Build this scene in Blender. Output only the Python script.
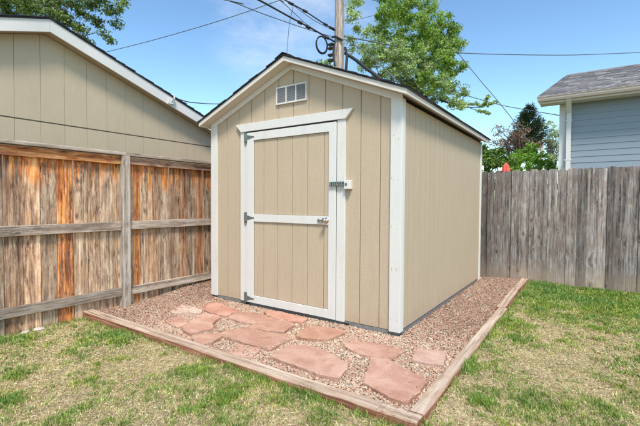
import bpy, math, random
import numpy as np
from mathutils import Vector, Matrix, noise as mnoise
for o in list(bpy.data.objects): bpy.data.objects.remove(o)
SC = bpy.context.scene
COL = SC.collection
R = math.radians
rng = np.random.default_rng(7)
random.seed(11)

# ------------------------------------------------------------------ camera
FPX = 392.67                       # focal length in pixels of a 640 px wide picture
YAW, PITCH, ROLL = 0.6009, 0.02876, 0.0059
CAM = np.array([0., 0., 1.2])
FW = np.array([-math.sin(YAW)*math.cos(PITCH), math.cos(YAW)*math.cos(PITCH), -math.sin(PITCH)])
_rt = np.array([math.cos(YAW), math.sin(YAW), 0.]); _up = np.cross(_rt, FW)
RT = math.cos(ROLL)*_rt + math.sin(ROLL)*_up
UP = -math.sin(ROLL)*_rt + math.cos(ROLL)*_up
cd = bpy.data.cameras.new('camera'); cam = bpy.data.objects.new('camera', cd); COL.objects.link(cam)
cd.sensor_width = 36; cd.lens = 36*FPX/640; cd.clip_start = .05; cd.clip_end = 3000
cam.matrix_world = Matrix(((RT[0], UP[0], -FW[0], CAM[0]), (RT[1], UP[1], -FW[1], CAM[1]), (RT[2], UP[2], -FW[2], CAM[2]), (0, 0, 0, 1)))
SC.camera = cam
# ------------------------------------------------------------------ light
SUN_EL, SUN_AZ = R(57), R(137)      # azimuth clockwise from +Y (towards the back fence)
w = bpy.data.worlds.new('World'); SC.world = w; w.use_nodes = True
nt = w.node_tree; nt.nodes.clear()
wo = nt.nodes.new('ShaderNodeOutputWorld'); bg = nt.nodes.new('ShaderNodeBackground')
sky = nt.nodes.new('ShaderNodeTexSky'); sky.sky_type = 'NISHITA'; sky.sun_disc = False
sky.sun_elevation = SUN_EL; sky.sun_rotation = SUN_AZ; sky.air_density = 1.0; sky.dust_density = .9; sky.ozone_density = 1.0
bg.inputs[1].default_value = .125
tc = nt.nodes.new('ShaderNodeTexCoord')
mp = nt.nodes.new('ShaderNodeMapping'); mp.inputs['Scale'].default_value = (4, 4, 9); mp.inputs['Location'].default_value = (.55, .1, .2)
ns = nt.nodes.new('ShaderNodeTexNoise'); ns.inputs['Scale'].default_value = 1.7; ns.inputs['Detail'].default_value = 7; ns.inputs['Roughness'].default_value = .6
cr = nt.nodes.new('ShaderNodeValToRGB'); cr.color_ramp.elements[0].position = .34; cr.color_ramp.elements[1].position = .72
cr.color_ramp.elements[1].color = (.45, .45, .45, 1)
mx = nt.nodes.new('ShaderNodeMix'); mx.data_type = 'RGBA'
mx.inputs[7].default_value = (5.5, 5.8, 6.1, 1)
nt.links.new(tc.outputs['Generated'], mp.inputs[0]); nt.links.new(mp.outputs[0], ns.inputs[0]); nt.links.new(ns.outputs[0], cr.inputs[0])
cdir = FW + (292-320)/FPX*RT - (20-213)/FPX*UP; cdir = cdir/np.linalg.norm(cdir)      # one thin cloud high over the shed
dt = nt.nodes.new('ShaderNodeVectorMath'); dt.operation = 'DOT_PRODUCT'; dt.inputs[1].default_value = tuple(cdir); nt.links.new(tc.outputs['Generated'], dt.inputs[0])
mr = nt.nodes.new('ShaderNodeMapRange'); mr.interpolation_type = 'SMOOTHSTEP'; mr.inputs[1].default_value = .975; mr.inputs[2].default_value = .999; nt.links.new(dt.outputs['Value'], mr.inputs[0])
ml = nt.nodes.new('ShaderNodeMath'); ml.operation = 'MULTIPLY'; nt.links.new(mr.outputs[0], ml.inputs[0]); nt.links.new(cr.outputs[0], ml.inputs[1])
gm = nt.nodes.new('ShaderNodeMix'); gm.data_type = 'RGBA'; gm.blend_type = 'MULTIPLY'; gm.inputs[0].default_value = 1; gm.inputs[7].default_value = (.79, .86, .79, 1); gg = nt.nodes.new('ShaderNodeGamma'); gg.inputs[1].default_value = 1.3; nt.links.new(sky.outputs[0], gg.inputs[0]); nt.links.new(gg.outputs[0], gm.inputs[6])
nt.links.new(ml.outputs[0], mx.inputs[0]); nt.links.new(gm.outputs[2], mx.inputs[6]); nt.links.new(mx.outputs[2], bg.inputs[0]); nt.links.new(bg.outputs[0], wo.inputs[0])
sl = bpy.data.lights.new('sun', 'SUN'); sun = bpy.data.objects.new('sun', sl); COL.objects.link(sun)
sl.energy = 2.95; sl.angle = R(12); sl.color = (1, .945, .87)
sd = Vector((math.sin(SUN_AZ)*math.cos(SUN_EL), math.cos(SUN_AZ)*math.cos(SUN_EL), math.sin(SUN_EL)))
sun.rotation_euler = sd.to_track_quat('Z', 'Y').to_euler(); sun.location = (3, -5, 12)
SC.view_settings.view_transform = 'Standard'; SC.view_settings.look = 'None'; SC.view_settings.gamma = 1
SC.view_settings.exposure = 0.75

# ------------------------------------------------------------------ point helpers
def ray(px, py): return FW + (px-320)/FPX*RT - (py-213)/FPX*UP
def at(px, py, depth): return CAM + ray(px, py)*depth
def onz(px, py, z):
    d = ray(px, py); return CAM + d*((z-CAM[2])/d[2])
# ------------------------------------------------------------------ mesh helpers
class MB:
    def __init__(s): s.v = []; s.f = []
    def add(s, vs, fs):
        n = len(s.v); s.v += [tuple(map(float, v)) for v in vs]; s.f += [tuple(i+n for i in f) for f in fs]; return s
    def box(s, x0, x1, y0, y1, z0, z1):
        return s.add([(x0,y0,z0),(x1,y0,z0),(x1,y1,z0),(x0,y1,z0),(x0,y0,z1),(x1,y0,z1),(x1,y1,z1),(x0,y1,z1)],
                     [(0,3,2,1),(4,5,6,7),(0,1,5,4),(1,2,6,5),(2,3,7,6),(3,0,4,7)])
    def prism(s, pts, d):
        """closed outline pts (3-D, one plane) pushed along d"""
        n = len(pts); a = [tuple(p) for p in pts]; b = [tuple(np.array(p)+np.array(d)) for p in pts]
        return s.add(a+b, [tuple(range(n)), tuple(range(2*n-1, n-1, -1))]+[(i, i+n, (i+1) % n+n, (i+1) % n) for i in range(n)])
    def tube(s, pts, rad, n=6, cap=True):
        pts = [np.array(p, float) for p in pts]; k = len(pts)
        if not hasattr(rad, '__len__'): rad = [rad]*k
        vs = []; 
        for i, p in enumerate(pts):
            t = pts[min(i+1, k-1)]-pts[max(i-1, 0)]; t = t/(np.linalg.norm(t)+1e-9)
            a = np.cross(t, [0, 0, 1]) if abs(t[2]) < .9 else np.cross(t, [1, 0, 0]); a /= np.linalg.norm(a); b = np.cross(t, a)
            for j in range(n):
                th = 2*math.pi*j/n; vs.append(p+rad[i]*(math.cos(th)*a+math.sin(th)*b))
        fs = [(i*n+j, i*n+(j+1) % n, (i+1)*n+(j+1) % n, (i+1)*n+j) for i in range(k-1) for j in range(n)]
        if cap: fs += [tuple(range(n-1, -1, -1)), tuple((k-1)*n+j for j in range(n))]
        return s.add(vs, fs)
    def mesh(s, name, m=None, smooth=False, bevel=0):
        me = bpy.data.meshes.new(name); me.from_pydata(s.v, [], s.f)
        if bevel or True:
            import bmesh
            bm = bmesh.new(); bm.from_mesh(me); bmesh.ops.recalc_face_normals(bm, faces=bm.faces)
            if bevel: bmesh.ops.bevel(bm, geom=list(bm.edges), offset=bevel, segments=1, affect='EDGES', clamp_overlap=True)
            bm.to_mesh(me); bm.free()
        if smooth: me.polygons.foreach_set('use_smooth', [True]*len(me.polygons))
        if m: me.materials.append(m)
        return me
    def build(s, name, m, parent=None, smooth=False, bevel=0, loc=None):
        return link(name, s.mesh(name, m, smooth, bevel), parent, loc)
def link(name, me, parent=None, loc=None):
    o = bpy.data.objects.new(name, me); COL.objects.link(o); o.color = (0, 1, .5, 1)
    if parent is not None:
        o.parent = parent
        o.matrix_parent_inverse = Matrix.Translation(-Vector(parent.location))   # children are given in world coordinates
    if loc is not None: o.location = loc
    return o
def tag(o, label, cat, group=None, kind=None):
    if label: o['label'] = label
    if cat: o['category'] = cat
    if group: o['group'] = group
    if kind: o['kind'] = kind
    return o
def thing(name, label, cat, loc=(0, 0, 0), group=None):
    o = bpy.data.objects.new(name, None); COL.objects.link(o); o.location = loc; o.empty_display_size = .2
    return tag(o, label, cat, group)
def fastmesh(name, co, faces_n, idx, m, colors=None, smooth=False, normals=None):
    """co (n,3); all faces have faces_n corners; idx flat index array"""
    me = bpy.data.meshes.new(name); me.vertices.add(len(co)); me.vertices.foreach_set('co', co.astype(np.float32).ravel())
    nf = len(idx)//faces_n; me.loops.add(len(idx)); me.loops.foreach_set('vertex_index', idx.astype(np.int32))
    me.polygons.add(nf); me.polygons.foreach_set('loop_start', np.arange(0, len(idx), faces_n, dtype=np.int32))
    me.polygons.foreach_set('loop_total', np.full(nf, faces_n, dtype=np.int32)); me.update(calc_edges=True)
    if colors is not None:
        a = me.color_attributes.new('Tone', 'FLOAT_COLOR', 'POINT'); c = np.ones((len(co), 4), np.float32); c[:, :3] = colors; a.data.foreach_set('color', c.ravel())
    if smooth: me.polygons.foreach_set('use_smooth', np.ones(nf, bool))
    me.materials.append(m); return me

# ------------------------------------------------------------------ material helpers
class NT:
    def __init__(s, name, rough=.8, spec=.3):
        s.m = bpy.data.materials.new(name); s.m.use_nodes = True; s.t = s.m.node_tree
        s.b = s.t.nodes['Principled BSDF']; s.b.inputs['Roughness'].default_value = rough; s.b.inputs['Specular IOR Level'].default_value = spec
    def put(s, sock, v):
        if v is None: return
        if isinstance(v, bpy.types.NodeSocket): s.t.links.new(v, sock)
        elif hasattr(v, '__len__') and len(v) == 3 and sock.type == 'RGBA': sock.default_value = (*v, 1)
        else: sock.default_value = v
    def n(s, ty, ins=None, out=0, **pr):
        nd = s.t.nodes.new('ShaderNode'+ty)
        for k, v in pr.items(): setattr(nd, k, v)
        for k, v in (ins or {}).items(): s.put(nd.inputs[k], v)
        return nd.outputs[out]
    def co(s, kind='Object'): return s.n('TexCoord', out=kind)
    def rnd(s): return s.n('ObjectInfo', out='Random')
    def math(s, op, a, b=None, c=None, clamp=False):
        ins = {0: a}
        if b is not None: ins[1] = b
        if c is not None: ins[2] = c
        return s.n('Math', ins, operation=op, use_clamp=clamp)
    def vm(s, op, a, b): return s.n('VectorMath', {0: a, 1: b}, operation=op)
    def map(s, v, sc=(1, 1, 1), loc=(0, 0, 0)): return s.n('Mapping', {'Vector': v, 'Scale': sc, 'Location': loc})
    def noise(s, v, scale=5, det=4, rough=.55, dist=0, out=0): return s.n('TexNoise', {'Vector': v, 'Scale': scale, 'Detail': det, 'Roughness': rough, 'Distortion': dist}, out=out)
    def ramp(s, f, stops):
        nd = s.t.nodes.new('ShaderNodeValToRGB'); s.put(nd.inputs[0], f); e = nd.color_ramp.elements
        while len(e) < len(stops): e.new(.5)
        for i, (p, c) in enumerate(stops):
            e[i].position = p; e[i].color = (*(c if hasattr(c, '__len__') else (c, c, c)), 1)
        return nd.outputs[0]
    def mix(s, f, a, b, mode='MIX'):
        nd = s.t.nodes.new('ShaderNodeMix'); nd.data_type = 'RGBA'; nd.blend_type = mode
        s.put(nd.inputs[0], f); s.put(nd.inputs[6], a); s.put(nd.inputs[7], b); return nd.outputs[2]
    def rng(s, v, a, b, c=0, d=1): return s.n('MapRange', {0: v, 1: a, 2: b, 3: c, 4: d})
    def bump(s, h, strength=.3, dist=.01): s.put(s.b.inputs['Normal'], s.n('Bump', {'Height': h, 'Strength': strength, 'Distance': dist}))
    def base(s, c): s.put(s.b.inputs['Base Color'], c); return s
def rco(M, k=31.):
    return M.vm('ADD', M.co(), M.n('CombineXYZ', {0: M.math('MULTIPLY', M.rnd(), k), 1: M.math('MULTIPLY', M.rnd(), k*1.7), 2: M.math('MULTIPLY', M.rnd(), k*2.3)}))

def wood(name, dark, mid, light, axis='z', orange=0, knots=.5, warm=None, contrast=1, zstain=None, mot=0., fine=1., foot=None, boards=0.):
    M = NT(name, .85, .15); c = rco(M)
    long = {'x': (1.4, 38*fine, 38*fine), 'y': (38*fine, 1.4, 38*fine), 'z': (38*fine, 38*fine, 1.4)}[axis]
    kn = {'x': (1.9, 7, 7), 'y': (7, 1.9, 7), 'z': (7, 7, 1.9)}[axis]
    sx = M.t.nodes.new('ShaderNodeSeparateXYZ'); M.t.links.new(c, sx.inputs[0]); ix = 'xyz'.index(axis)
    acr = [sx.outputs[i] for i in range(3) if i != ix]
    kv = M.n('CombineXYZ', {0: M.math('MULTIPLY', M.math('ADD', acr[0], acr[1]), 6.5), 1: M.math('MULTIPLY', sx.outputs[ix], 3.0), 2: 0.})
    vn = M.n('TexVoronoi', {'Vector': kv, 'Scale': 1., 'Randomness': 1.}, voronoi_dimensions='2D').node
    vsc = M.t.nodes.new('ShaderNodeSeparateColor'); M.t.links.new(vn.outputs['Color'], vsc.inputs[0])
    vd = M.math('MULTIPLY', vn.outputs['Distance'], M.rng(vsc.outputs[1], 0, 1, .75, 1.9)); vd = M.math('ADD', vd, M.math('MULTIPLY', M.math('GREATER_THAN', vsc.outputs[0], .36), 1.))
    near = M.rng(vd, 0, .45, 1, 0)
    warp = M.vm('ADD', c, M.n('CombineXYZ', {0: M.math('MULTIPLY', near, .03), 1: M.math('MULTIPLY', near, .03), 2: M.math('MULTIPLY', near, .03)}))
    g = M.noise(M.map(warp, long), 1, 6, .68, .6)
    g2 = M.noise(M.map(warp, tuple(v*.32 for v in long)), 1, 3, .6, .3)
    bl = M.noise(c, 4.5, 5, .65)
    mott = M.noise(M.map(c, tuple(v*.6+4 for v in long)), .8, 8, .75)
    f = M.math('ADD', M.math('MULTIPLY', g, .45), M.math('MULTIPLY', g2, .55))
    f = M.math('ADD', f, M.math('MULTIPLY', M.math('SUBTRACT', mott, .5), .55*contrast))
    col = M.ramp(f, [(.34, dark), (.47, mid), (.62, light)])
    if warm: col = M.mix(M.math('MULTIPLY', M.rng(bl, .46, .62), .75), col, M.mix(f, tuple(v*.45 for v in warm), tuple(min(1, v*1.5) for v in warm)))
    if boards:      # every board has weathered its own way: silver, tan or brown
        col = M.mix(1., col, M.ramp(M.rnd(), [(0, (.74, .78, .84)), (.25, (1.1, 1.03, .96)), (.5, (.62, .59, .57)), (.72, (1.2, 1.12, 1.02)), (1, (.80, .72, .66))]), 'MULTIPLY')
    oc = M.n('ObjectInfo', out='Color'); sep = M.t.nodes.new('ShaderNodeSeparateColor'); M.t.links.new(oc, sep.inputs[0])
    ocol = M.ramp(f, [(.36, (.12, .028, .010)), (.48, (.46, .13, .028)), (.60, (.74, .34, .11)), (.72, (.80, .50, .25))])
    om = M.math('MULTIPLY', sep.outputs[0], M.rng(g2, .3, .55, .6, 1))
    if zstain:
        wz = M.n('NewGeometry', out='Position'); s3 = M.t.nodes.new('ShaderNodeSeparateXYZ'); M.t.links.new(wz, s3.inputs[0])
        zz = M.math('ADD', s3.outputs[2], M.math('MULTIPLY', M.math('SUBTRACT', g2, .5), 1.3))
        st = M.rng(zz, zstain[0], zstain[1]); om = M.math('MAXIMUM', om, M.math('MULTIPLY', M.math('POWER', st, 1.3), M.math('ADD', 1.0, sep.outputs[0])), clamp=True)
    col = M.mix(om, col, ocol)
    if mot:
        mm = {'x': (7, 42, 42), 'y': (42, 7, 42), 'z': (42, 42, 7)}[axis]
        mo = M.noise(M.map(warp, mm), 1, 7, .72, .8); area = M.rng(M.noise(c, 3.2, 3, .5), .42, .6)
        col = M.mix(M.math('MULTIPLY', M.math('MULTIPLY', M.rng(mo, .50, .60), area), mot), col, (.075, .06, .052))
        col = M.mix(M.math('MULTIPLY', M.rng(mo, .46, .38), .22), col, (.66, .57, .47))
    if foot:
        wz = M.n('NewGeometry', out='Position'); s4 = M.t.nodes.new('ShaderNodeSeparateXYZ'); M.t.links.new(wz, s4.inputs[0])
        fz = M.math('ADD', s4.outputs[2], M.math('MULTIPLY', M.math('SUBTRACT', mott, .5), 1.0)); col = M.mix(M.rng(fz, .26, .02, 0, .7), col, foot)
    kc = M.ramp(vd, [(.0, 0), (.07, .25), (.10, .85), (.125, .55), (.17, 1)]) 
    col = M.mix(M.math('MULTIPLY', M.math('SUBTRACT', 1., kc), knots), col, (.06, .03, .02))
    cr_ = M.ramp(M.noise(M.map(warp, tuple(v*1.6 for v in long)), 1, 2, .5, 1.5), [(.30, .25), (.36, 1)])
    col = M.mix(1., col, M.mix(.7, (1, 1, 1), cr_), 'MULTIPLY')
    br = M.math('MULTIPLY', M.rng(M.rnd(), 0, 1, .78, 1.22), M.math('MULTIPLY', sep.outputs[1], 1.))
    col = M.mix(1., col, M.n('CombineColor', {0: br, 1: br, 2: br}), 'MULTIPLY')
    M.base(col); M.bump(M.math('MULTIPLY', M.math('ADD', f, M.math('MULTIPLY', cr_, .4)), M.math('ADD', .6, kc)), .55, .006)
    return M.m

def paint(name, c, var=.08, rough=.6, bump=.25, grainz=(60, 60, 7), dirt=0., splash=0.):
    M = NT(name, rough, .3); q = M.co(); r = rco(M)
    n1 = M.noise(r, 2.2, 5, .6); n2 = M.noise(M.map(r, grainz), 1.3, 4, .6, .4); n3 = M.noise(r, 40, 2, .5)
    col = M.mix(n1, tuple(v*(1-var) for v in c), tuple(min(.9, v*(1+var)) for v in c))
    col = M.mix(M.rng(n2, .45, .7, 0, .22), col, tuple(v*.82 for v in c))
    if dirt:
        d = M.noise(M.map(r, (3, 3, .8)), 2.5, 6, .7); col = M.mix(M.rng(d, .52, .75, 0, dirt), col, (.22, .17, .12))
    if splash:
        wz = M.n('SeparateXYZ', {0: M.n('NewGeometry', out='Position')}, out=2); sz = M.math('ADD', wz, M.math('MULTIPLY', M.math('SUBTRACT', M.noise(r, 9, 6, .75), .5), .5))
        col = M.mix(M.rng(sz, .16, -.04, 0, splash), col, (.40, .26, .18))
        vs_ = M.noise(M.map(r, (16, 16, 1.3)), 1, 5, .7); col = M.mix(M.rng(vs_, .5, .75, 0, .28), col, tuple(v*.74 for v in c))
    M.base(col); M.bump(M.math('ADD', n2, M.math('MULTIPLY', n3, .5)), bump, .004); return M.m
def plain(name, c, rough=.6, metal=0, bump=0, var=.1, scale=20):
    M = NT(name, rough, .4); r = rco(M); n1 = M.noise(r, scale, 4, .6)
    M.base(M.mix(n1, tuple(v*(1-var*1.6) for v in c), tuple(min(.95, v*(1+var)) for v in c))); M.b.inputs['Metallic'].default_value = metal
    if bump: M.bump(n1, bump, .004)
    return M.m
def toned(name, rough=.85, bump=.3, scale=60, transl=0., spec=.2):
    M = NT(name, rough, spec); a = M.n('Attribute', out='Color', attribute_name='Tone'); n1 = M.noise(M.co(), scale, 3, .6)
    M.base(M.mix(1., a, M.ramp(n1, [(.3, .72), (.7, 1.0)]), 'MULTIPLY'))
    if bump: M.bump(n1, bump, .003)
    if transl:
        tr = M.t.nodes.new('ShaderNodeBsdfTranslucent'); M.t.links.new(M.mix(1., a, (1.0, 1.15, .45), 'MULTIPLY'), tr.inputs[0])
        ms = M.t.nodes.new('ShaderNodeMixShader'); ms.inputs[0].default_value = transl
        out = M.t.nodes['Material Output']; M.t.links.new(M.b.outputs[0], ms.inputs[1]); M.t.links.new(tr.outputs[0], ms.inputs[2]); M.t.links.new(ms.outputs[0], out.inputs[0])
    return M.m

TAN = paint('tan_siding_paint', (.465, .368, .255), .06, .62, .7, splash=.4)
CREAM = paint('cream_fascia_paint', (.63, .575, .50), .05, .55, .15)
WHITE = paint('white_trim_paint', (.63, .61, .565), .035, .5, .2, dirt=.14)
BEIGE = paint('beige_garage_paint', (.455, .37, .255), .06, .7, .3, dirt=.12)
BEIGED = plain('dark_siding_backing', (.10, .085, .06))
GROOVE = plain('dark_groove_paint', (.235, .175, .115), .8, 0, .2, .2, 30)  # darker tan backing that draws the groove lines between side boards
WHITE2 = paint('white_garage_fascia_paint', (.60, .58, .545), .04, .6, .1, dirt=.1)
BLUE = paint('blue_grey_siding_paint', (.235, .275, .31), .04, .6, .1, (7, 60, 60))
DARK = plain('black_asphalt_edge', (.025, .025, .028), .95, 0, .6, .3, 90)
SKID = plain('dark_grey_footing', (.20, .195, .185), .95, 0, .8, .35, 45)
METAL = plain('galvanised_dark_metal', (.24, .28, .27), .45, .7, .2, .3, 60)
STEEL = plain('satin_nickel', (.55, .50, .45), .25, 1, 0, .05)
BLACK = plain('black_rubber', (.02, .02, .022), .6, 0, 0, .2)
LOUVRE = plain('blue_grey_louvre_metal', (.20, .197, .19), .6, .1, 0, .1)
PICKL = wood('stained_picket_wood', (.085, .06, .045), (.35, .26, .19), (.66, .55, .43), 'z', knots=.9, warm=(.38, .25, .16), contrast=1.5, zstain=(1.34, 1.60), mot=.75, fine=1.5, boards=1.)
RAILL = wood('grey_rail_wood', (.11, .08, .06), (.30, .235, .185), (.47, .40, .33), 'y', knots=.7, mot=.3, zstain=(3, 4))
POSTL = wood('grey_post_wood', (.11, .09, .07), (.27, .22, .18), (.44, .385, .33), 'z', knots=.2, zstain=(3, 4))
PICKB = wood('weathered_grey_picket_wood', (.06, .048, .043), (.20, .172, .155), (.38, .345, .315), 'z', knots=.7, warm=(.20, .15, .125), contrast=1.25, mot=.2, fine=1.7, foot=(.34, .26, .19))
RAILB = wood('weathered_grey_back_rail_wood', (.075, .055, .05), (.225, .19, .175), (.42, .38, .36), 'x', knots=.6)
POLEW = wood('utility_pole_wood', (.12, .09, .07), (.30, .24, .20), (.46, .40, .35), 'z', knots=.2)
BARK = wood('tree_bark', (.03, .022, .018), (.075, .06, .048), (.14, .12, .10), 'z', knots=.2)
def timber_mat(axis):
    M = NT('landscape_timber_'+axis, .9, .15); c = rco(M)
    sc = {'x': (1.6, 34, 34), 'y': (34, 1.6, 34)}[axis]
    g = M.noise(M.map(c, sc), 1, 6, .7, .5); b = M.noise(c, 5, 5, .65)
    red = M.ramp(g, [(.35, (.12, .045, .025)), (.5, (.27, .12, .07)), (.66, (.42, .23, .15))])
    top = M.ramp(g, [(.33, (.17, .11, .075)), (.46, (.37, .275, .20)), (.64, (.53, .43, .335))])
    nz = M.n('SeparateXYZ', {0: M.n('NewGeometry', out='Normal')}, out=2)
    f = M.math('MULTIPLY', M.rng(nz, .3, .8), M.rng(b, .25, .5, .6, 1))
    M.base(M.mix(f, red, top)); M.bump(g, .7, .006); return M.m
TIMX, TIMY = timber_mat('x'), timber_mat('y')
def stone_mat():
    M = NT('red_sandstone', .92, .15); c = rco(M)
    a = M.noise(c, 3.5, 6, .65, .4); b = M.noise(c, 45, 4, .6); lay = M.noise(M.map(c, (2, 9, 2)), 1.2, 3, .5, 1.2)
    col = M.ramp(a, [(.32, (.37, .195, .135)), (.5, (.47, .27, .195)), (.66, (.58, .38, .29))])
    col = M.mix(M.rng(lay, .5, .68, 0, .35), col, (.56, .37, .27)); col = M.mix(M.rng(b, .52, .72, 0, .45), col, (.66, .45, .35))
    oc = M.n('ObjectInfo', out='Color'); col = M.mix(1., col, oc, 'MULTIPLY')
    M.base(col); M.bump(M.math('ADD', M.math('MULTIPLY', a, 1.4), M.math('MULTIPLY', b, .35)), .5, .012); return M.m
STONE = stone_mat()
def soil_mat():
    M = NT('thatch_and_soil', .95, .1); c = M.co()
    a = M.noise(c, 1.3, 5, .6); b = M.noise(c, 30, 6, .75); d = M.noise(c, 120, 3, .7)
    col = M.ramp(b, [(.3, (.19, .13, .075)), (.48, (.48, .36, .21)), (.66, (.74, .60, .38))])
    col = M.mix(M.rng(a, .48, .62, 0, .45), col, M.ramp(d, [(.35, (.08, .10, .03)), (.65, (.25, .26, .10))]))
    M.base(col); M.bump(M.math('ADD', b, d), .8, .02); return M.m
SOIL = soil_mat()
def gbase_mat():
    M = NT('gravel_fines', .95, .1); c = M.co(); v = M.n('TexVoronoi', {'Vector': c, 'Scale': 85.}, out='Color'); s_ = M.t.nodes.new('ShaderNodeSeparateColor'); M.t.links.new(v, s_.inputs[0])
    M.base(M.ramp(s_.outputs[0], [(0, (.38, .25, .19)), (.5, (.56, .38, .29)), (1, (.66, .50, .39))])); M.bump(s_.outputs[0], .8, .01); return M.m
GBASE = gbase_mat()
def field_mat():
    M = NT('distant_ground', .95, .1); c = M.co(); M.base(M.ramp(M.noise(c, .2, 6, .7), [(.35, (.10, .12, .04)), (.65, (.32, .28, .17))])); return M.m
PEB = toned('gravel_pebbles', .9, .35, 150)
GRASSM = toned('grass_blades', .6, 0, 30, .25, .3)
LEAFM = toned('leaves', .5, 0, 20, .45, .4)
SHING = toned('asphalt_shingles', .95, .6, 220)

# ------------------------------------------------------------------ ground
def sm(x, a, b):
    t = np.clip((x-a)/(b-a), 0, 1); return t*t*(3-2*t)
def fbm(x, y, s, seed=0, oct=4):
    """cheap value noise on arrays"""
    out = 0; amp = 1; tot = 0
    for o in range(oct):
        X = x*s+seed*17.3; Y = y*s-seed*9.1; xi = np.floor(X); yi = np.floor(Y); fx = X-xi; fy = Y-yi; fx = fx*fx*(3-2*fx); fy = fy*fy*(3-2*fy)
        h = lambda a, b: np.modf(np.abs(np.sin(a*127.1+b*311.7+seed*7.7+o*3.1)*43758.5453))[0]
        out = out+amp*((h(xi, yi)*(1-fx)+h(xi+1, yi)*fx)*(1-fy)+(h(xi, yi+1)*(1-fx)+h(xi+1, yi+1)*fx)*fy)
        tot += amp; amp *= .5; s = s*2.03
    return out/tot
TX0, TX1 = -.835, -.745       # side timber across
TY0, TY1 = 2.035, 2.14        # front timber across
SX0, SX1, SY0, SY1 = -4.006, -1.413, 3.369, 6.590     # shed outer trim faces
FX = -4.51; BY = 6.98         # picket faces of the two fences
def lawn_z(x, y): return -.100+.042*sm(x, -4.3, -3.3)+.026*sm(-x, .15, .7)*sm(-x, 3.2, .8)*sm(y, 1.9, 2.6)-.03*sm(y, 4.5, 6.8)+.02*(fbm(x, y, .9, 3, 2)-.5)+.012*sm(-x, 3.6, 4.5)+.012*sm(y, 5.5, 7)
def gravel_z(x, y):
    return (-.052+.012*(fbm(x, y, 2.2, 5, 3)-.5)+.02*sm(y, 4.2, 6.9)*sm(x, -1.5, -1)
            +.085*sm(-x, 3.75, 4.45)*sm(y, 2.55, 3.6)+.012*sm(-x, 3.8, 4.5))
MB().box(-400, 400, -400, 400, -.9, -.2).build('ground', field_mat())['kind'] = 'structure'
def sheet(name, x0, x1, y0, y1, st, zf, m):
    nx = int((x1-x0)/st)+1; ny = int((y1-y0)/st)+1; X, Y = np.meshgrid(np.linspace(x0, x1, nx), np.linspace(y0, y1, ny)); X = X.ravel(); Y = Y.ravel()
    co = np.stack([X, Y, zf(X, Y)], 1); i = (np.arange(ny-1)[:, None]*nx+np.arange(nx-1)[None]).ravel()
    idx = np.stack([i, i+1, i+nx+1, i+nx], 1).ravel(); o = link(name, fastmesh(name, co, 4, idx, m, smooth=True)); o['kind'] = 'structure'; return o
def lawn_sheet(X, Y):
    z = lawn_z(X, Y); ins = (X < TX1-.03) & (Y > TY0+.05); return np.where(ins, -.14, z)
sheet('lawn', -4.9, 5, -4, 7.3, .05, lawn_sheet, SOIL)
def gsheet(X, Y):
    z = gravel_z(X, Y)-.006; return np.where((X > TX0+.005) | (Y < TY1-.005), -.125, z)
sheet('gravel_bed', -4.54, TX0+.03, TY1-.03, 7.1, .03, gsheet, GBASE)

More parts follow.
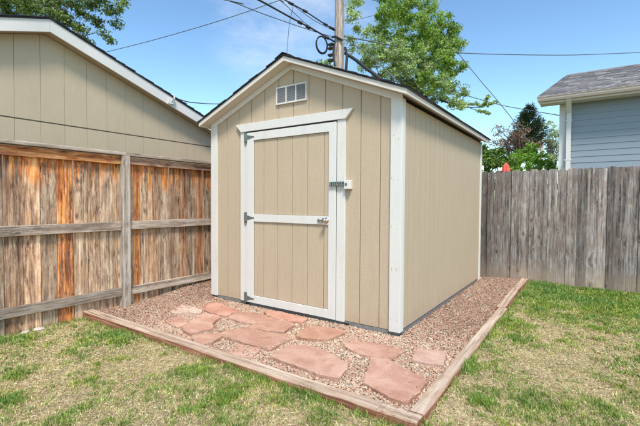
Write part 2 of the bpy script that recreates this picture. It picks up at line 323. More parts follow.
# ------------------------------------------------------------------ flagstones (outlines measured on the ground)
STONES = [
 ('brick red flagstone in front of the shed corner, left of the door', [(204.7,309.4),(208.7,303.9),(217.3,302.4),(237.8,310.2),(239,311.6),(225.2,315.3),(209.4,311.6)], (1.08,.86,.82)),
 ('pointed flagstone below the lower door hinge, between the two red ones', [(228.3,317.6),(235,312.6),(252,312.3),(267.5,315.8),(262,319.5),(254.3,324),(240,321)], (1,.97,.95)),
 ('long orange red flagstone lying against the footing under the door', [(264.5,311),(272,311),(290,314.6),(307,318.3),(302,321.5),(288,320.8),(268,315.7)], (1.08,.86,.80)),
 ('broad flagstone just in front of the long one under the door', [(249.6,327.5),(256,324.5),(268,317.5),(285,320.8),(294,325),(282.6,332),(262.9,330.2)], (1,.95,.92)),
 ('large flagstone in the middle of the path with a chipped point towards the lawn', [(217,333.8),(227,331),(237,328.3),(252,328),(263,331.5),(283,333.7),(290,338),(279,343),(270,349),(247,342.5),(230,337.5)], (1,.98,.96)),
 ('pale half buried flagstone between the middle slab and the front timber', [(228.3,352),(239,343.8),(257,347),(260,349),(252,355),(243,356)], (1.08,1.12,1.12)),
 ('small flagstone touching the front timber at its joint', [(192.3,338.2),(200.7,334),(213,333.6),(221.8,336.3),(212,342),(203.5,344.3),(195,341.5)], (1.03,1,.97)),
 ('pinkish flagstone with a stepped edge behind the small one at the timber', [(183,326.5),(193.7,320.5),(203.5,314.3),(217.6,316),(219,318.2),(212,323.8),(213,328),(190.8,333.2),(184,330)], (1.05,1,.98)),
 ('leftmost pink flagstone of the path, half sunk in gravel', [(165.5,320),(178,316.8),(192,319.4),(185,323.8),(176.8,325.6)], (1.08,1.02,1.0)),
 ('whitish crumbling flagstone at the back left of the gravel', [(171,311.5),(182,305.3),(193,306.8),(202,309.7),(200.7,313),(188,312),(175,313)], (1.25,1.6,1.75)),
 ('flagstone with an orange tinted edge below the right door casing', [(296.7,336),(303,330),(311,327.3),(328,328),(342.4,330.5),(344,332.8),(336,336),(328.2,339),(312,338.5),(301.5,337.5)], (1.06,1.0,.88)),
 ('largest flagstone of the path, lying beside the front timber', [(271.6,357),(281,350.5),(290.5,345.6),(311,347),(326.6,352.5),(347,365),(345.5,369),(337,377.3),(320,374.3),(298,366)], (1.02,1,.97)),
 ('long thin flagstone nearest the white corner of the shed', [(344.2,344.8),(352.7,341.6),(371.7,342.3),(388,346),(404,350.5),(396,355),(388.6,359),(371.7,355.8),(357,352)], (1.02,.97,.94)),
 ('big square flagstone at the corner of the two timbers', [(371.7,357.8),(389.7,360.4),(403.4,369),(427,380.3),(418,391),(407.6,400.8),(392.8,397.6),(364.3,381.8)], (1.02,.97,.95)),
 ('small greyish pink flagstone next to the side timber', [(412.9,360.2),(415,354),(417.5,350),(431,350.5),(445.6,352.2),(445,359),(443.5,364.9),(428.7,363.4)], (1.0,1.08,1.15)),
]
STZ = -.021
polys = []
for k, (lab, pts, tint) in enumerate(STONES):
    P = np.array([onz(x, y, STZ)[:2] for x, y in pts]); n = len(P)
    # finer, ragged outline
    Q = []
    for i in range(n):
        a, b = P[i], P[(i+1) % n]; L = np.linalg.norm(b-a); m = max(2, int(L/.035))
        nrm = np.array([b[1]-a[1], a[0]-b[0]])/(L+1e-9)
        for j in range(m):
            t = j/m; amp = .007 if j else .003
            Q.append(a+(b-a)*t+nrm*rng.normal(0, amp*.5))
    Q = np.array(Q); c = Q.mean(0); Q = c+(Q-c)*1.045; polys.append(Q); n = len(Q)
    h = STZ+(-.006 if 'sunk' in lab or 'buried' in lab else .001)+.0028*(k % 4)
    rings = [(1.0, -.05), (1.0, -.006), (.992, -.0005), (.93, .0), (.72, .0), (.42, .0)]
    vs = []
    for s_, dz in rings:
        for q in Q:
            p = c+(q-c)*s_; zz = h+dz + (.006*(float(fbm(p[0:1], p[1:2], 5, 20+k, 3)[0])-.5) if dz > -.005 else 0)
            # chipped, layered lip
            if dz == -.006: p = p+(q-c)/(np.linalg.norm(q-c)+1e-6)*abs(rng.normal(0, .003))
            vs.append((p[0], p[1], zz))
    vs.append((c[0], c[1], h)); fs = []
    for r_ in range(len(rings)-1):
        for i in range(n): fs.append((r_*n+i, r_*n+(i+1) % n, (r_+1)*n+(i+1) % n, (r_+1)*n+i))
    last = (len(rings)-1)*n
    for i in range(n): fs.append((last+i, last+(i+1) % n, len(vs)-1))
    o = MB().add([(v[0]-c[0], v[1]-c[1], v[2]-h) for v in vs], fs).build('flagstone', STONE)
    o.location = (c[0], c[1], h); o.color = (*[(1+(t-1)*.6)*.83 for t in tint], 1)
    tag(o, lab, 'flagstone', 'red sandstone flagstones set in the gravel')

def inpoly(x, y, Q):
    ins = np.zeros(len(x), bool); n = len(Q); j = n-1
    for i in range(n):
        xi, yi = Q[i]; xj, yj = Q[j]
        with np.errstate(divide='ignore', invalid='ignore'):
            cnd = ((yi > y) != (yj > y)) & (x < (xj-xi)*(y-yi)/(yj-yi+1e-12)+xi)
        ins ^= cnd; j = i
    return ins

# ------------------------------------------------------------------ gravel pebbles
def pebbles():
    V = np.array([(-1,-1,-1),(1,-1,-1),(1,1,-1),(-1,1,-1),(-1,-1,1),(1,-1,1),(1,1,1),(-1,1,1)], float)*.68
    F = np.array([(0,3,2),(0,2,1),(4,5,6),(4,6,7),(0,1,5),(0,5,4),(1,2,6),(1,6,5),(2,3,7),(2,7,6),(3,0,4),(3,4,7)])
    X = []; Y = []
    def zone(n, x0, x1, y0, y1): X.append(rng.uniform(x0, x1, n)); Y.append(rng.uniform(y0, y1, n))
    zone(60000, -4.5, TX0, TY1, SY0+.02)
    zone(21000, SX1-.02, TX0, SY0, BY)
    zone(4000, -4.5, SX0+.02, SY0, 5.2)
    x = np.concatenate(X); y = np.concatenate(Y); top = np.zeros(len(x))
    keep = np.ones(len(x), bool)
    for k, Q in enumerate(polys):
        c = Q.mean(0); ins = inpoly(x, y, c+(Q-c)*.955)
        f = .05 if k in (5, 8, 9) else .003
        lucky = ins & (rng.random(len(x)) < f); keep &= ~(ins & ~lucky); top[lucky] = 1
        edge = inpoly(x, y, c+(Q-c)*.985) & ~ins; top[edge & (rng.random(len(x)) < .16)] = 1
    x = x[keep]; y = y[keep]; top = top[keep]; n = len(x)
    r = rng.uniform(.0046, .0090, n)*(1+.25*sm(y, 3.4, 5.5)); r *= np.exp(rng.normal(0, .18, n)); r[rng.random(n) < .04] *= 1.35; r[top > 0] *= .7
    z = gravel_z(x, y)+rng.uniform(-.002, .009, n); z = np.where(top > 0, STZ+.004+r*.35, z)
    S = np.stack([r*rng.uniform(.9, 1.55, n), r*rng.uniform(.7, 1.1, n), r*rng.uniform(.5, .85, n)], 1)
    P = (V[None]+rng.uniform(-.36, .36, (n, 8, 3)))*S[:, None, :]
    az = rng.uniform(0, 2*math.pi, n); tl = rng.normal(0, .35, n); ca, sa, ct, st = np.cos(az), np.sin(az), np.cos(tl), np.sin(tl)
    px = P[:, :, 0]*ct[:, None]+P[:, :, 2]*st[:, None]; pz = -P[:, :, 0]*st[:, None]+P[:, :, 2]*ct[:, None]; py = P[:, :, 1]
    co = np.stack([px*ca[:, None]-py*sa[:, None]+x[:, None], px*sa[:, None]+py*ca[:, None]+y[:, None], pz+z[:, None]], 2).reshape(-1, 3)
    idx = (F[None]+np.arange(n)[:, None, None]*8).ravel()
    pal = np.array([(.60,.37,.26),(.66,.46,.33),(.66,.53,.38),(.42,.22,.15),(.74,.64,.50),(.30,.22,.17),(.56,.31,.22),(.54,.45,.36)])
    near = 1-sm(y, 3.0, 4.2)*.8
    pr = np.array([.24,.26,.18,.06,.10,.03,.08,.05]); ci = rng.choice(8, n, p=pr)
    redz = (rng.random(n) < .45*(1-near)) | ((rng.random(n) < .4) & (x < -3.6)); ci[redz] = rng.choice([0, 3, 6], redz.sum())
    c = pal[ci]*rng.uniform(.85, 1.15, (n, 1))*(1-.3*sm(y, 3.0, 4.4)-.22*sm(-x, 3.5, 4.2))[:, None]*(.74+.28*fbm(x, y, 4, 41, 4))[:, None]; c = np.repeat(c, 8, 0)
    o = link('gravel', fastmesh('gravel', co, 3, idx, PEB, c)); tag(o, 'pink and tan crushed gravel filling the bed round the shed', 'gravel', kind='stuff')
pebbles()

# ------------------------------------------------------------------ timbers
def timber(pts, axis, lab, zt=0.0):
    """slightly warped 4x4: cross sections along its length"""
    (x0, x1, y0, y1) = pts; n = 14; vs = []; fs = []; L = (x1-x0) if axis == 'x' else (y1-y0)
    cx, cy = (x0+x1)/2, (y0+y1)/2; prof = [(-1, -1), (-1, .82), (-.86, 1), (.86, 1), (1, .82), (1, -1)]; hw = ((y1-y0) if axis == 'x' else (x1-x0))/2; hh = .052
    for i in range(n+1):
        t = -L/2+L*i/n; dz = rng.normal(0, .0012); dw = rng.normal(0, .0012)
        for a, b in prof:
            u = a*hw*(1+rng.normal(0, .012))+dw; v = b*hh+dz*(b > 0)+rng.normal(0, .0008)
            vs.append((t, u, v) if axis == 'x' else (u, t, v))
    m = len(prof)
    for i in range(n):
        for j in range(m): fs.append((i*m+j, i*m+(j+1) % m, (i+1)*m+(j+1) % m, (i+1)*m+j))
    fs += [tuple(range(m)), tuple(n*m+j for j in range(m))]
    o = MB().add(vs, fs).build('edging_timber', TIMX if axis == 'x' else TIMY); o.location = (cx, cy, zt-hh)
    tag(o, lab, 'timber', 'landscape timbers edging the gravel'); return o
j1 = float(onz(204, 349, 0)[0]); j2 = float(onz(381, 405, 0)[0])
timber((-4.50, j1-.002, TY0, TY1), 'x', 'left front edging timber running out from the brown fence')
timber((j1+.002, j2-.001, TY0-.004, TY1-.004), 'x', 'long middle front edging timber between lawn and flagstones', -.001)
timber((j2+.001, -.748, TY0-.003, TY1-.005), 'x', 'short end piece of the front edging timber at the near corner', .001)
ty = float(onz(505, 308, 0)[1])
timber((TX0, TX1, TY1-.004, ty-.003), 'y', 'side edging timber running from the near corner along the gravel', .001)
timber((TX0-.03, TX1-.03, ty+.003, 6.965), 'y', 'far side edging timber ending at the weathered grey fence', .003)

# ------------------------------------------------------------------ the shed
shed = thing('garden_shed', 'tan wooden shed with white trim and a low gable roof, on a gravel bed', 'shed', (-2.71, 3.37, 0))
CX = (SX0+SX1)/2; FYs = SY0+.020      # siding face of the front
SIDE_X = SX1-.020
m_ = .403; ZA = 2.640; 
def under(x): return 2.700-m_*abs(x-CX)         # underside of roof at the gable
def rake_in(x): return ZA-.411*abs(x-CX)
gro = [SX0+.02]+[v for v in (-1.637-.2095*k for k in range(10, -1, -1)) if v > SX0+.1]+[SX1-.02]
def gable_board(x0, x1, z0, yf, th, name='siding_board', mat=TAN, par=shed, top=under, g=.0035, flip=False, cuts=None):
    xs = [x0+g, x1-g]
    if x0 < CX < x1: xs = [x0+g, CX, x1-g]
    pts = [(x0+g, yf, z0), (x1-g, yf, z0)]+[(x, yf, top(x)-.004) for x in reversed(xs)]
    return MB().prism(pts, (0, th, 0)).build(name, mat, par, bevel=.0018)
# front backing and boards; door opening boards are cut round it
MB().prism([(SX0+.03, FYs+.012, 0.004), (SX1-.03, FYs+.012, .004), (SX1-.03, FYs+.012, under(SX1)-.01), (CX, FYs+.012, under(CX)-.01), (SX0+.03, FYs+.012, under(SX0)-.01)], (0, .05, 0)).build('front_wall', BEIGED, shed)
for a, b in zip(gro[:-1], gro[1:]): gable_board(a, b, 0.0, FYs, .012)
# the two long walls and the rear wall
for side, (xf, d) in {'right': (SIDE_X, -1), 'left': (SX0+.020, 1)}.items():
    y = SY0+.075
    MB().box(min(xf+d*.0016, xf+d*.06), max(xf+d*.0016, xf+d*.06), SY0+.085, SY1-.03, .004, 2.14).build('side_wall', GROOVE, shed)
    k = 0
    while y < SY1-.03:
        y2 = min(y+.1525, SY1-.03)
        MB().box(min(xf, xf+d*.0016), max(xf, xf+d*.0016), y+.0034, y2-.0034, .0, 2.135).build('siding_board', TAN, shed); y = y2
y_r = SY1-.02
for a, b in zip(gro[:-1], gro[1:]): gable_board(a, b, 0.0, y_r-.012, .012)
# footing
MB().box(SX0+.022, SX1-.030, SY0+.023, SY1-.04, -.16, -.003).build('footing', SKID, shed)
for x in (-3.395, -2.02): MB().box(x, x+.055, SY0+.016, SY0+.022, -.040, -.020).build('footing_vent', BLACK, shed)
# corner boards
def cboard(x0, x1, y0, y1, z0, z1, name='corner_board', mat=WHITE, lab=None, bevel=.002):
    o = MB().box(x0, x1, y0, y1, z0, z1).build(name, mat, shed, bevel=bevel)
    if lab: o['label'] = lab
    return o
tw = .112
cboard(SX0, SX0+tw, SY0, FYs-.001, -.004, 2.168)
cboard(SX1-tw, SX1-.0005, SY0, FYs-.001, -.008, 2.168)
cboard(SIDE_X+.001, SX1, FYs+.0005, SY0+.085, -.006, 2.150)
cboard(SX0, SX0+.019, FYs+.0005, SY0+.085, -.006, 2.150)
cboard(SIDE_X+.001, SX1, SY1-.062, SY1, -.004, 2.150)
cboard(SX0, SX0+.019, SY1-.062, SY1, -.004, 2.150)
for s_ in (-1, 1):   # rake boards on the gable, front and rear
    for yf in (SY0+.001, SY1-.019):
        xo = CX+s_*(SX1-CX-.001); xi = CX+s_*.0006
        a = [(xo, yf, under(xo)-.001), (xi, yf, under(xi)-.001), (xi, yf, rake_in(xi)), (CX+s_*(SX1-CX-tw), yf, rake_in(SX1-tw)), (xo, yf, rake_in(SX1-tw)+.0)]
        a[-1] = (xo, yf, 2.170); a[-2] = (CX+s_*(SX1-CX-tw), yf, rake_in(SX1-tw)+.0)
        MB().prism(a, (0, .018, 0)).build('rake_board', WHITE, shed, bevel=.0015)
# roof: soffit deck, fascia, shingles
roof = MB(); YR0, YR1 = SY0-.120, SY1+.09; EX = 1.385
for s_ in (-1, 1):
    prof = [(CX, under(CX)+.001), (CX+s_*(EX-.018), under(CX)-m_*(EX-.018)+.001), (CX+s_*(EX-.018), under(CX)-m_*(EX-.018)+.022), (CX, under(CX)+.022)]
    roof.prism([(x, YR0+.018, z) for x, z in prof], (0, YR1-YR0-.036, 0))
ROOF = roof.build('roof', CREAM, shed)
for s_ in (-1, 1):
    for y in (YR0, YR1-.018):
        x1 = CX+s_*EX; x0 = CX+s_*.0005; zt = lambda x: 2.746-m_*abs(x-CX)
        MB().prism([(x0, y, zt(x0)), (x1, y, zt(x1)), (x1, y, zt(x1)-.050), (x0, y, zt(x0)-.050)], (0, .018, 0)).build('fascia', CREAM, ROOF, bevel=.0015)
    xa = CX+s_*(EX-.018)
    MB().box(min(xa, xa+s_*.018), max(xa, xa+s_*.018), YR0+.0185, YR1-.0185, zt(xa)-.056, zt(xa)-.004).build('eave_fascia', CREAM, ROOF, bevel=.0015)
def shingle_courses(name, par, org, ux, up, L, W, exposure, tab, cols, th=.009, cut=None, mat=None):
    """tabs laid on a slope: org corner, ux along eave, up the slope; returns joined mesh"""
    org, ux, up = map(lambda v: np.array(v, float), (org, ux, up)); nr = np.cross(ux, up); nr /= np.linalg.norm(nr)
    if nr[2] < 0: nr = -nr
    vs = []; fs = []; cs = []
    for r_ in range(int(math.ceil(W/exposure))):
        b0 = r_*exposure; b1 = min(W, b0+exposure*1.02); x = -tab*((r_ % 2)*.5)+rng.uniform(-.02, .02)
        while x < L:
            w_ = tab*rng.choice([.5, .75, 1, 1, 1.2]); a0 = max(0, x); a1 = min(L, x+w_-.004); x += w_
            if cut:
                lo = cut(b0); a0 = max(a0, lo)
            if a1-a0 < .01: continue
            h = th*rng.uniform(.8, 1.3); e = rng.uniform(-.004, .004) if r_ else rng.uniform(-.006, .003)
            q = [org+ux*a0+up*(b0+e), org+ux*a1+up*(b0+e), org+ux*a1+up*b1, org+ux*a0+up*b1]; n = len(vs)
            vs += [q[0], q[1], q[2], q[3], q[0]+nr*h*1.5, q[1]+nr*h*1.5, q[2]+nr*.003, q[3]+nr*.003]
            fs += [(n, n+1, n+5, n+4), (n+4, n+5, n+6, n+7), (n, n+4, n+7, n+3), (n+1, n+2, n+6, n+5), (n, n+3, n+2, n+1)]
            c = np.array(cols[rng.integers(len(cols))])*rng.uniform(.85, 1.15); cs += [c]*8
    me = bpy.data.meshes.new(name); me.from_pydata([tuple(v) for v in vs], [], fs)
    a = me.color_attributes.new('Tone', 'FLOAT_COLOR', 'POINT'); c4 = np.ones((len(vs), 4), np.float32); c4[:, :3] = np.array(cs); a.data.foreach_set('color', c4.ravel())
    me.materials.append(mat or SHING); o = link(name, me, par); o['kind'] = 'stuff'; return o
dk = [(.03, .03, .033), (.045, .043, .045), (.06, .055, .055)]
for s_ in (-1, 1):
    cs_, sn = math.cos(math.atan(m_)), math.sin(math.atan(m_))
    ex = CX+s_*(EX+.014); ez = 2.748-m_*(EX+.014)
    # underlay and drip edge (dark line above the fascia)
    MB().prism([(CX, YR0-.012, 2.748), (ex, YR0-.012, ez), (ex, YR0-.012, ez+.010), (CX, YR0-.012, 2.758)], (0, YR1-YR0+.024, 0)).build('roof_deck', DARK, ROOF)
    shingle_courses('shingles', ROOF, (ex, YR0-.018, ez+.0105), (0, 1, 0), (-s_*cs_, 0, sn), YR1-YR0+.036, (EX+.014)/cs_, .14, .30, dk, th=.006)
# ridge cap
vs = MB(); yy = YR0-.02
while yy < YR1: 
    vs.prism([(CX-.11, yy, 2.764-.11*m_+.012), (CX, yy, 2.784), (CX+.11, yy, 2.764-.11*m_+.012), (CX, yy, 2.775)], (0, .2, 0)); yy += .19
vs.build('ridge_cap', DARK, ROOF)
# door with its casing
def dbox(x0, x1, z0, z1, yf, th, name, mat, par=shed, bevel=.0018): return MB().box(x0, x1, yf, yf+th, z0, z1).build(name, mat, par, bevel=bevel)
YC = SY0+.000
MB().prism([(-3.545, SY0-.014, 2.117), (-1.920, SY0-.014, 2.117), (-2.004, SY0-.014, 2.024), (-3.457, SY0-.014, 2.024)], (0, .033, 0)).build('door_header', WHITE, shed, bevel=.002)
dbox(-3.473, -3.409, .0, 2.0225, YC, .0185, 'door_casing', WHITE)
dbox(-2.106, -2.010, -.010, 2.0225, YC, .0185, 'door_casing', WHITE)
dbox(-3.405, -3.364, .0, 2.012, YC+.008, .0105, 'door_jamb', WHITE)
DR = MB().box(-3.352, -2.117, SY0+.0125, SY0+.0185, .004, 2.0).build('door', BEIGED, shed)
dg = [-3.252]+[-1.637-.2095*k for k in range(7, 2, -1)]+[-2.199]
for zz0, zz1 in ((.088, .962), (1.052, 1.912)):
    for a, b in zip(dg[:-1], dg[1:]): dbox(a+.0028, b-.0028, zz0, zz1, SY0+.006, .006, 'door_board', TAN, DR, .0015)
YD = SY0-.010
dbox(-3.357, -3.253, .0, 2.006, YD, .0155, 'door_stile', WHITE, DR); dbox(-2.2, -2.112, -.004, 2.006, YD, .0155, 'door_stile', WHITE, DR)
for z0, z1 in ((1.914, 2.006), (.963, 1.050), (-.002, .086)): dbox(-3.2525, -2.2005, z0, z1, YD+.0005, .015, 'door_rail', WHITE, DR)
MB().box(-3.40, -2.115, SY0+.002, SY0+.019, 2.0065, 2.0235).build('door_gap', BLACK, shed)
for z in (1.955, 1.006, .047):
    h = MB(); h.box(-3.400, -3.368, YD-.004, YD+.010, z-.062, z+.062)
    h.tube([(-3.361, YD-.004, z-.045), (-3.361, YD-.004, z+.045)], .007, 8)
    h.prism([(-3.355, YD-.0045, z-.030), (-3.29, YD-.0045, z-.012), (-3.245, YD-.0045, z-.007), (-3.238, YD-.0045, z), (-3.245, YD-.0045, z+.007), (-3.29, YD-.0045, z+.012), (-3.355, YD-.0045, z+.030)], (0, .004, 0))
    for dx, dz in ((-3.384, .045), (-3.384, -.045), (-3.34, .0), (-3.29, .0), (-3.384, .015)): h.tube([(dx, YD-.0075, z+dz), (dx, YD-.003, z+dz)], .004, 6)
    h.build('hinge', METAL, DR, bevel=.0)
def lathe(mb, c, prof, ax, n=20):
    """prof (radius, distance along -Y) turned about an axis through c towards the viewer"""
    vs = []; k = len(prof)
    for r_, d in prof:
        for j in range(n): t = 2*math.pi*j/n; vs.append((c[0]+r_*math.cos(t), c[1]-d, c[2]+r_*math.sin(t)))
    mb.add(vs, [(i*n+j, i*n+(j+1) % n, (i+1)*n+(j+1) % n, (i+1)*n+j) for i in range(k-1) for j in range(n)]+[tuple((k-1)*n+j for j in range(n))])
kb = MB(); lathe(kb, (-2.222, YD, 1.008), [(.030, 0), (.030, .004), (.024, .007), (.011, .010), (.011, .030), (.020, .036), (.027, .046), (.027, .056), (.020, .064), (.008, .067)], 'y'); kb.build('door_knob', STEEL, DR, smooth=True)
db = MB(); db.tube([(-2.325, YD-.012, 1.006), (-2.250, YD-.012, 1.006)], .008, 8); db.box(-2.330, -2.31, YD-.006, YD, .992, 1.02); db.build('door_bolt', METAL, DR)
hs = MB(); hs.box(-2.180, -2.005, YD-.006, YD+.0, 1.362, 1.402)
for i in range(6): hs.tube([(-2.165+i*.026, YD-.016, 1.362), (-2.165+i*.026, YD-.018, 1.402)], .011, 8)
hs.tube([(-2.178, YD-.014, 1.366), (-2.01, YD-.014, 1.366)], .008, 8); hs.tube([(-2.178, YD-.016, 1.397), (-2.01, YD-.016, 1.397)], .005, 8)
hs.build('hasp', METAL, DR)
lb = MB().box(-2.004, -1.934, SY0-.036, SY0+.0195, 1.325, 1.412).build('latch_box', WHITE, shed, bevel=.004)
MB().box(-1.99, -1.965, SY0-.039, SY0-.036, 1.36, 1.385).build('latch_plate', METAL, lb)
# gable vent
VX0, VX1, VZ0, VZ1 = -2.917, -2.494, 2.279, 2.472; vent = MB().box(VX0+.01, VX1-.01, SY0+.010, SY0+.0195, VZ0+.01, VZ1-.01).build('gable_vent', BLACK, shed)
fr = MB(); b_ = .0155
fr.box(VX0, VX1, SY0+.0, SY0+.0192, VZ1-b_, VZ1); fr.box(VX0, VX1, SY0, SY0+.0192, VZ0, VZ0+b_)
wd = (VX1-VX0-b_)/3
for i in range(4): fr.box(VX0+i*wd, VX0+i*wd+b_, SY0+.0004, SY0+.019, VZ0+b_+.0003, VZ1-b_-.0003)
fr.build('vent_frame', WHITE, vent)
for i in range(3):
    for j in range(9):
        z = VZ0+b_+.003+j*(VZ1-VZ0-2*b_-.004)/9
        MB().prism([(VX0+i*wd+b_, SY0+.004, z), (VX0+i*wd+b_, SY0+.006, z+.001), (VX0+i*wd+b_, SY0+.0095, z+.017), (VX0+i*wd+b_, SY0+.0075, z+.017)], (wd-b_, 0, 0)).build('louvre', LOUVRE, vent)
# nail heads on the near corner board
nh = MB()
for z in (.1, .55, .95, 1.4, 1.8):
    for x in (SX1-.09, SX1-.03): nh.tube([(x+rng.uniform(-.012, .012), SY0-.0008, z+rng.uniform(-.05, .05)), (x, SY0+.003, z)], .0028, 6)
for z in np.arange(.12, 2.0, .31):
    for x in (-3.44, -2.058, SX0+.03, SX0+.085): nh.tube([(x+rng.uniform(-.006, .006), SY0-.0006, z), (x, SY0+.003, z+rng.uniform(-.02, .02))], .0024, 6)
nh.build('nail_heads', BEIGE, shed)['kind'] = 'stuff'

# ------------------------------------------------------------------ fences
def picket_mesh(name, w, h, th, mat, top='flat', axis='x'):
    """front outline with wavering edges, pushed back by its thickness; local origin at the foot"""
    n = 7; Lf = [(-w/2+rng.normal(0, .0014), h*i/n) for i in range(n)]; Rt = [(w/2+rng.normal(0, .0014), h*i/n) for i in range(n)]
    if top == 'dog': T = [(w/2, h-.030), (w/2-.014, h-.010), (w/2-.034, h), (-w/2+.034, h), (-w/2+.014, h-.010), (-w/2, h-.030)]
    else: T = [(w/2, h+rng.uniform(-.006, .004)), (-w/2, h+rng.uniform(-.006, .004))]
    out = Rt+T+list(reversed(Lf)); bow = rng.normal(0, .003)
    if axis == 'x': pts = [(x, bow*math.sin(z/h*3), z) for x, z in out]; d = (0, th, 0)
    else: pts = [(bow*math.sin(z/h*3), x, z) for x, z in out]; d = (-th, 0, 0)
    return MB().prism(pts, d).mesh(name, mat, bevel=.0035)
fl = thing('wooden_fence', 'warm brown board fence with orange stained top, rails and post facing the lawn', 'fence', (FX, 2.5, -.1))
lm = [picket_mesh('picket', .140, 1.80, .016, PICKL, 'flat', 'y') for _ in range(8)]
edges = [.20, .35, .50, .645, .79, .93, 1.075, 1.215, 1.352, 1.502, 1.653, 1.801, 1.953, 2.093, 2.236, 2.375, 2.50, 2.625, 2.700, 2.811, 2.952, 3.101, 3.249, 3.388, 3.525, 3.658, 3.79]
y = .20
pre = []
while y > -2.4: y -= .146; pre.insert(0, y)
edges = pre+edges; y = 3.79
while y < 6.93: y += .146; edges.append(y)
orange = {1.801: 1.0, 2.625: .95, 1.352: .25, 1.502: .3, 2.093: .2, 2.375: .2, 3.249: .55, 3.525: .6, 3.388: .0, 2.811: .3}
for i, (a, b) in enumerate(zip(edges[:-1], edges[1:])):
    c = (a+b)/2; o = link('picket', lm[i % 8], fl); o.location = Vector((FX+rng.uniform(-.009, .004), c, -.13)); o.scale = (1, (b-a-.0035)/.140, 1); o.rotation_euler = (rng.normal(0, .0022), 0, 0)
    o.color = (orange.get(a, max(0, rng.normal(.0, .12))), rng.uniform(.82, 1.15), rng.random(), 1)
posts = [-2.3, .07, 2.495, 4.92, 6.90]
for p in posts:
    o = MB().box(-.045, .045, -.045, .045, 0, 1.90).build('post', POSTL, fl, bevel=.003); o.location = Vector((-4.475, p, -.18)); o.color = (0, 1, 0, 1)
for p0, p1 in zip(posts[:-1], posts[1:]):
    for k, (z0, z1) in enumerate(((.083, .180), (.858, .957), (1.618, 1.712))):
        if k == 2 and p0 > 2: z0 -= -.012
        a, b = p0+.0465, p1-.0465
        q = MB().box(-.0185, .0185, -(b-a)/2, (b-a)/2, -(z1-z0)/2, (z1-z0)/2).build('rail', RAILL, fl, bevel=.003); q.location = Vector((-4.486, (a+b)/2, (z0+z1)/2+rng.normal(0, .002)))
        q.color = (.95 if (k == 2 and p0 < 2) else .35 if k == 2 else 0.0, 1.0 if k != 2 else 1.0, 0, 1)
    a, b = p0+.001, p1-.001
    cpx = MB().box(-.040, .075, -(b-a)/2, (b-a)/2, -.018, .018).build('cap_board', RAILL, fl, bevel=.003); cpx.location = Vector((-4.505, (a+b)/2, 1.739)); cpx.color = (0, .95, 0, 1)
fb = thing('wooden_fence', 'weathered grey picket fence with rounded tops behind the shed', 'fence', (0, BY, -.1))
bm_ = [picket_mesh('picket', .118, 1.83+dh, .016, PICKB, 'dog', 'x') for dh in (0, .006, -.006, .01, -.004, .003, -.01, .008)]
x = -4.55; i = 0
while x < 4.6:
    w_ = rng.choice([.108, .120, .126, .132]); c = x+w_/2
    o = link('picket', bm_[(i*5) % 8], fb); o.location = Vector((c, BY+rng.uniform(-.009, .009), -.11)); o.scale = ((w_+.0005)/.118, 1, 1); o.rotation_euler = (0, rng.normal(0, .0013), 0)
    o.color = (0, rng.choice([.65, .9, 1.0, 1.1, 1.25]), rng.random(), 1); x += w_; i += 1
for z in (.25, .85, 1.45): o = MB().box(-4.6, 4.6, -.018, .018, -.045, .045).build('rail', RAILB, fb); o.location = Vector((0, BY+.042, z))
for xx in (-4.5, -2.1, .3, 2.7): MB().box(xx-.045, xx+.045, BY+.062, BY+.15, -.2, 1.68).build('post', POSTL, fb)

# ------------------------------------------------------------------ neighbouring garage on the left
gar = thing('garage', 'beige garage with white gable fascia beyond the brown fence', 'garage', (-5.15, 1.95, -.2))
GX = -5.15; GF = -5.0; GA_Y, GA_Z = 1.95, 3.217; gs = .334; GY0, GY1 = -.75, 4.65
gt = lambda y: GA_Z-.130-gs*abs(y-GA_Y)      # top of the wall under soffit
MB().prism([(GX-.013, GY0, -.2), (GX-.013, GY1, -.2), (GX-.013, GY1, gt(GY1)), (GX-.013, GA_Y, gt(GA_Y)), (GX-.013, GY0, gt(GY0))], (-6.5, 0, 0)).build('wall', BEIGED, gar)
ys = [GY0]+[1.904+.248*k for k in range(-10, 11) if GY0+.05 < 1.904+.248*k < GY1-.05]+[GY1]
for a, b in zip(ys[:-1], ys[1:]):
    g = .0014
    MB().box(GX-.012, GX, a+g, b-g, -.15, 2.083).build('siding_board', BEIGE, gar, bevel=.0015)
    mid = [GA_Y] if a < GA_Y < b else []
    pts = [(GX, a+g, 2.096), (GX, b-g, 2.096)]+[(GX, v, gt(v)) for v in [b-g]+mid+[a+g]]
    MB().prism(pts, (-.012, 0, 0)).build('siding_board', BEIGE, gar, bevel=.0015)
MB().box(GX-.012, GX+.001, GY0, GY1, 2.0855, 2.0925).build('flashing', BEIGED, gar)
gr = MB(); 
for s_ in (-1, 1):
    ye = GA_Y+s_*2.95
    gr.prism([(GF-.022, GA_Y, GA_Z-.004), (GF-.022, ye, GA_Z-.004-gs*2.95), (GF-.022, ye, GA_Z-.09-gs*2.95), (GF-.022, GA_Y, GA_Z-.09)], (-6.9, 0, 0))
GR = gr.build('roof', WHITE2, gar)
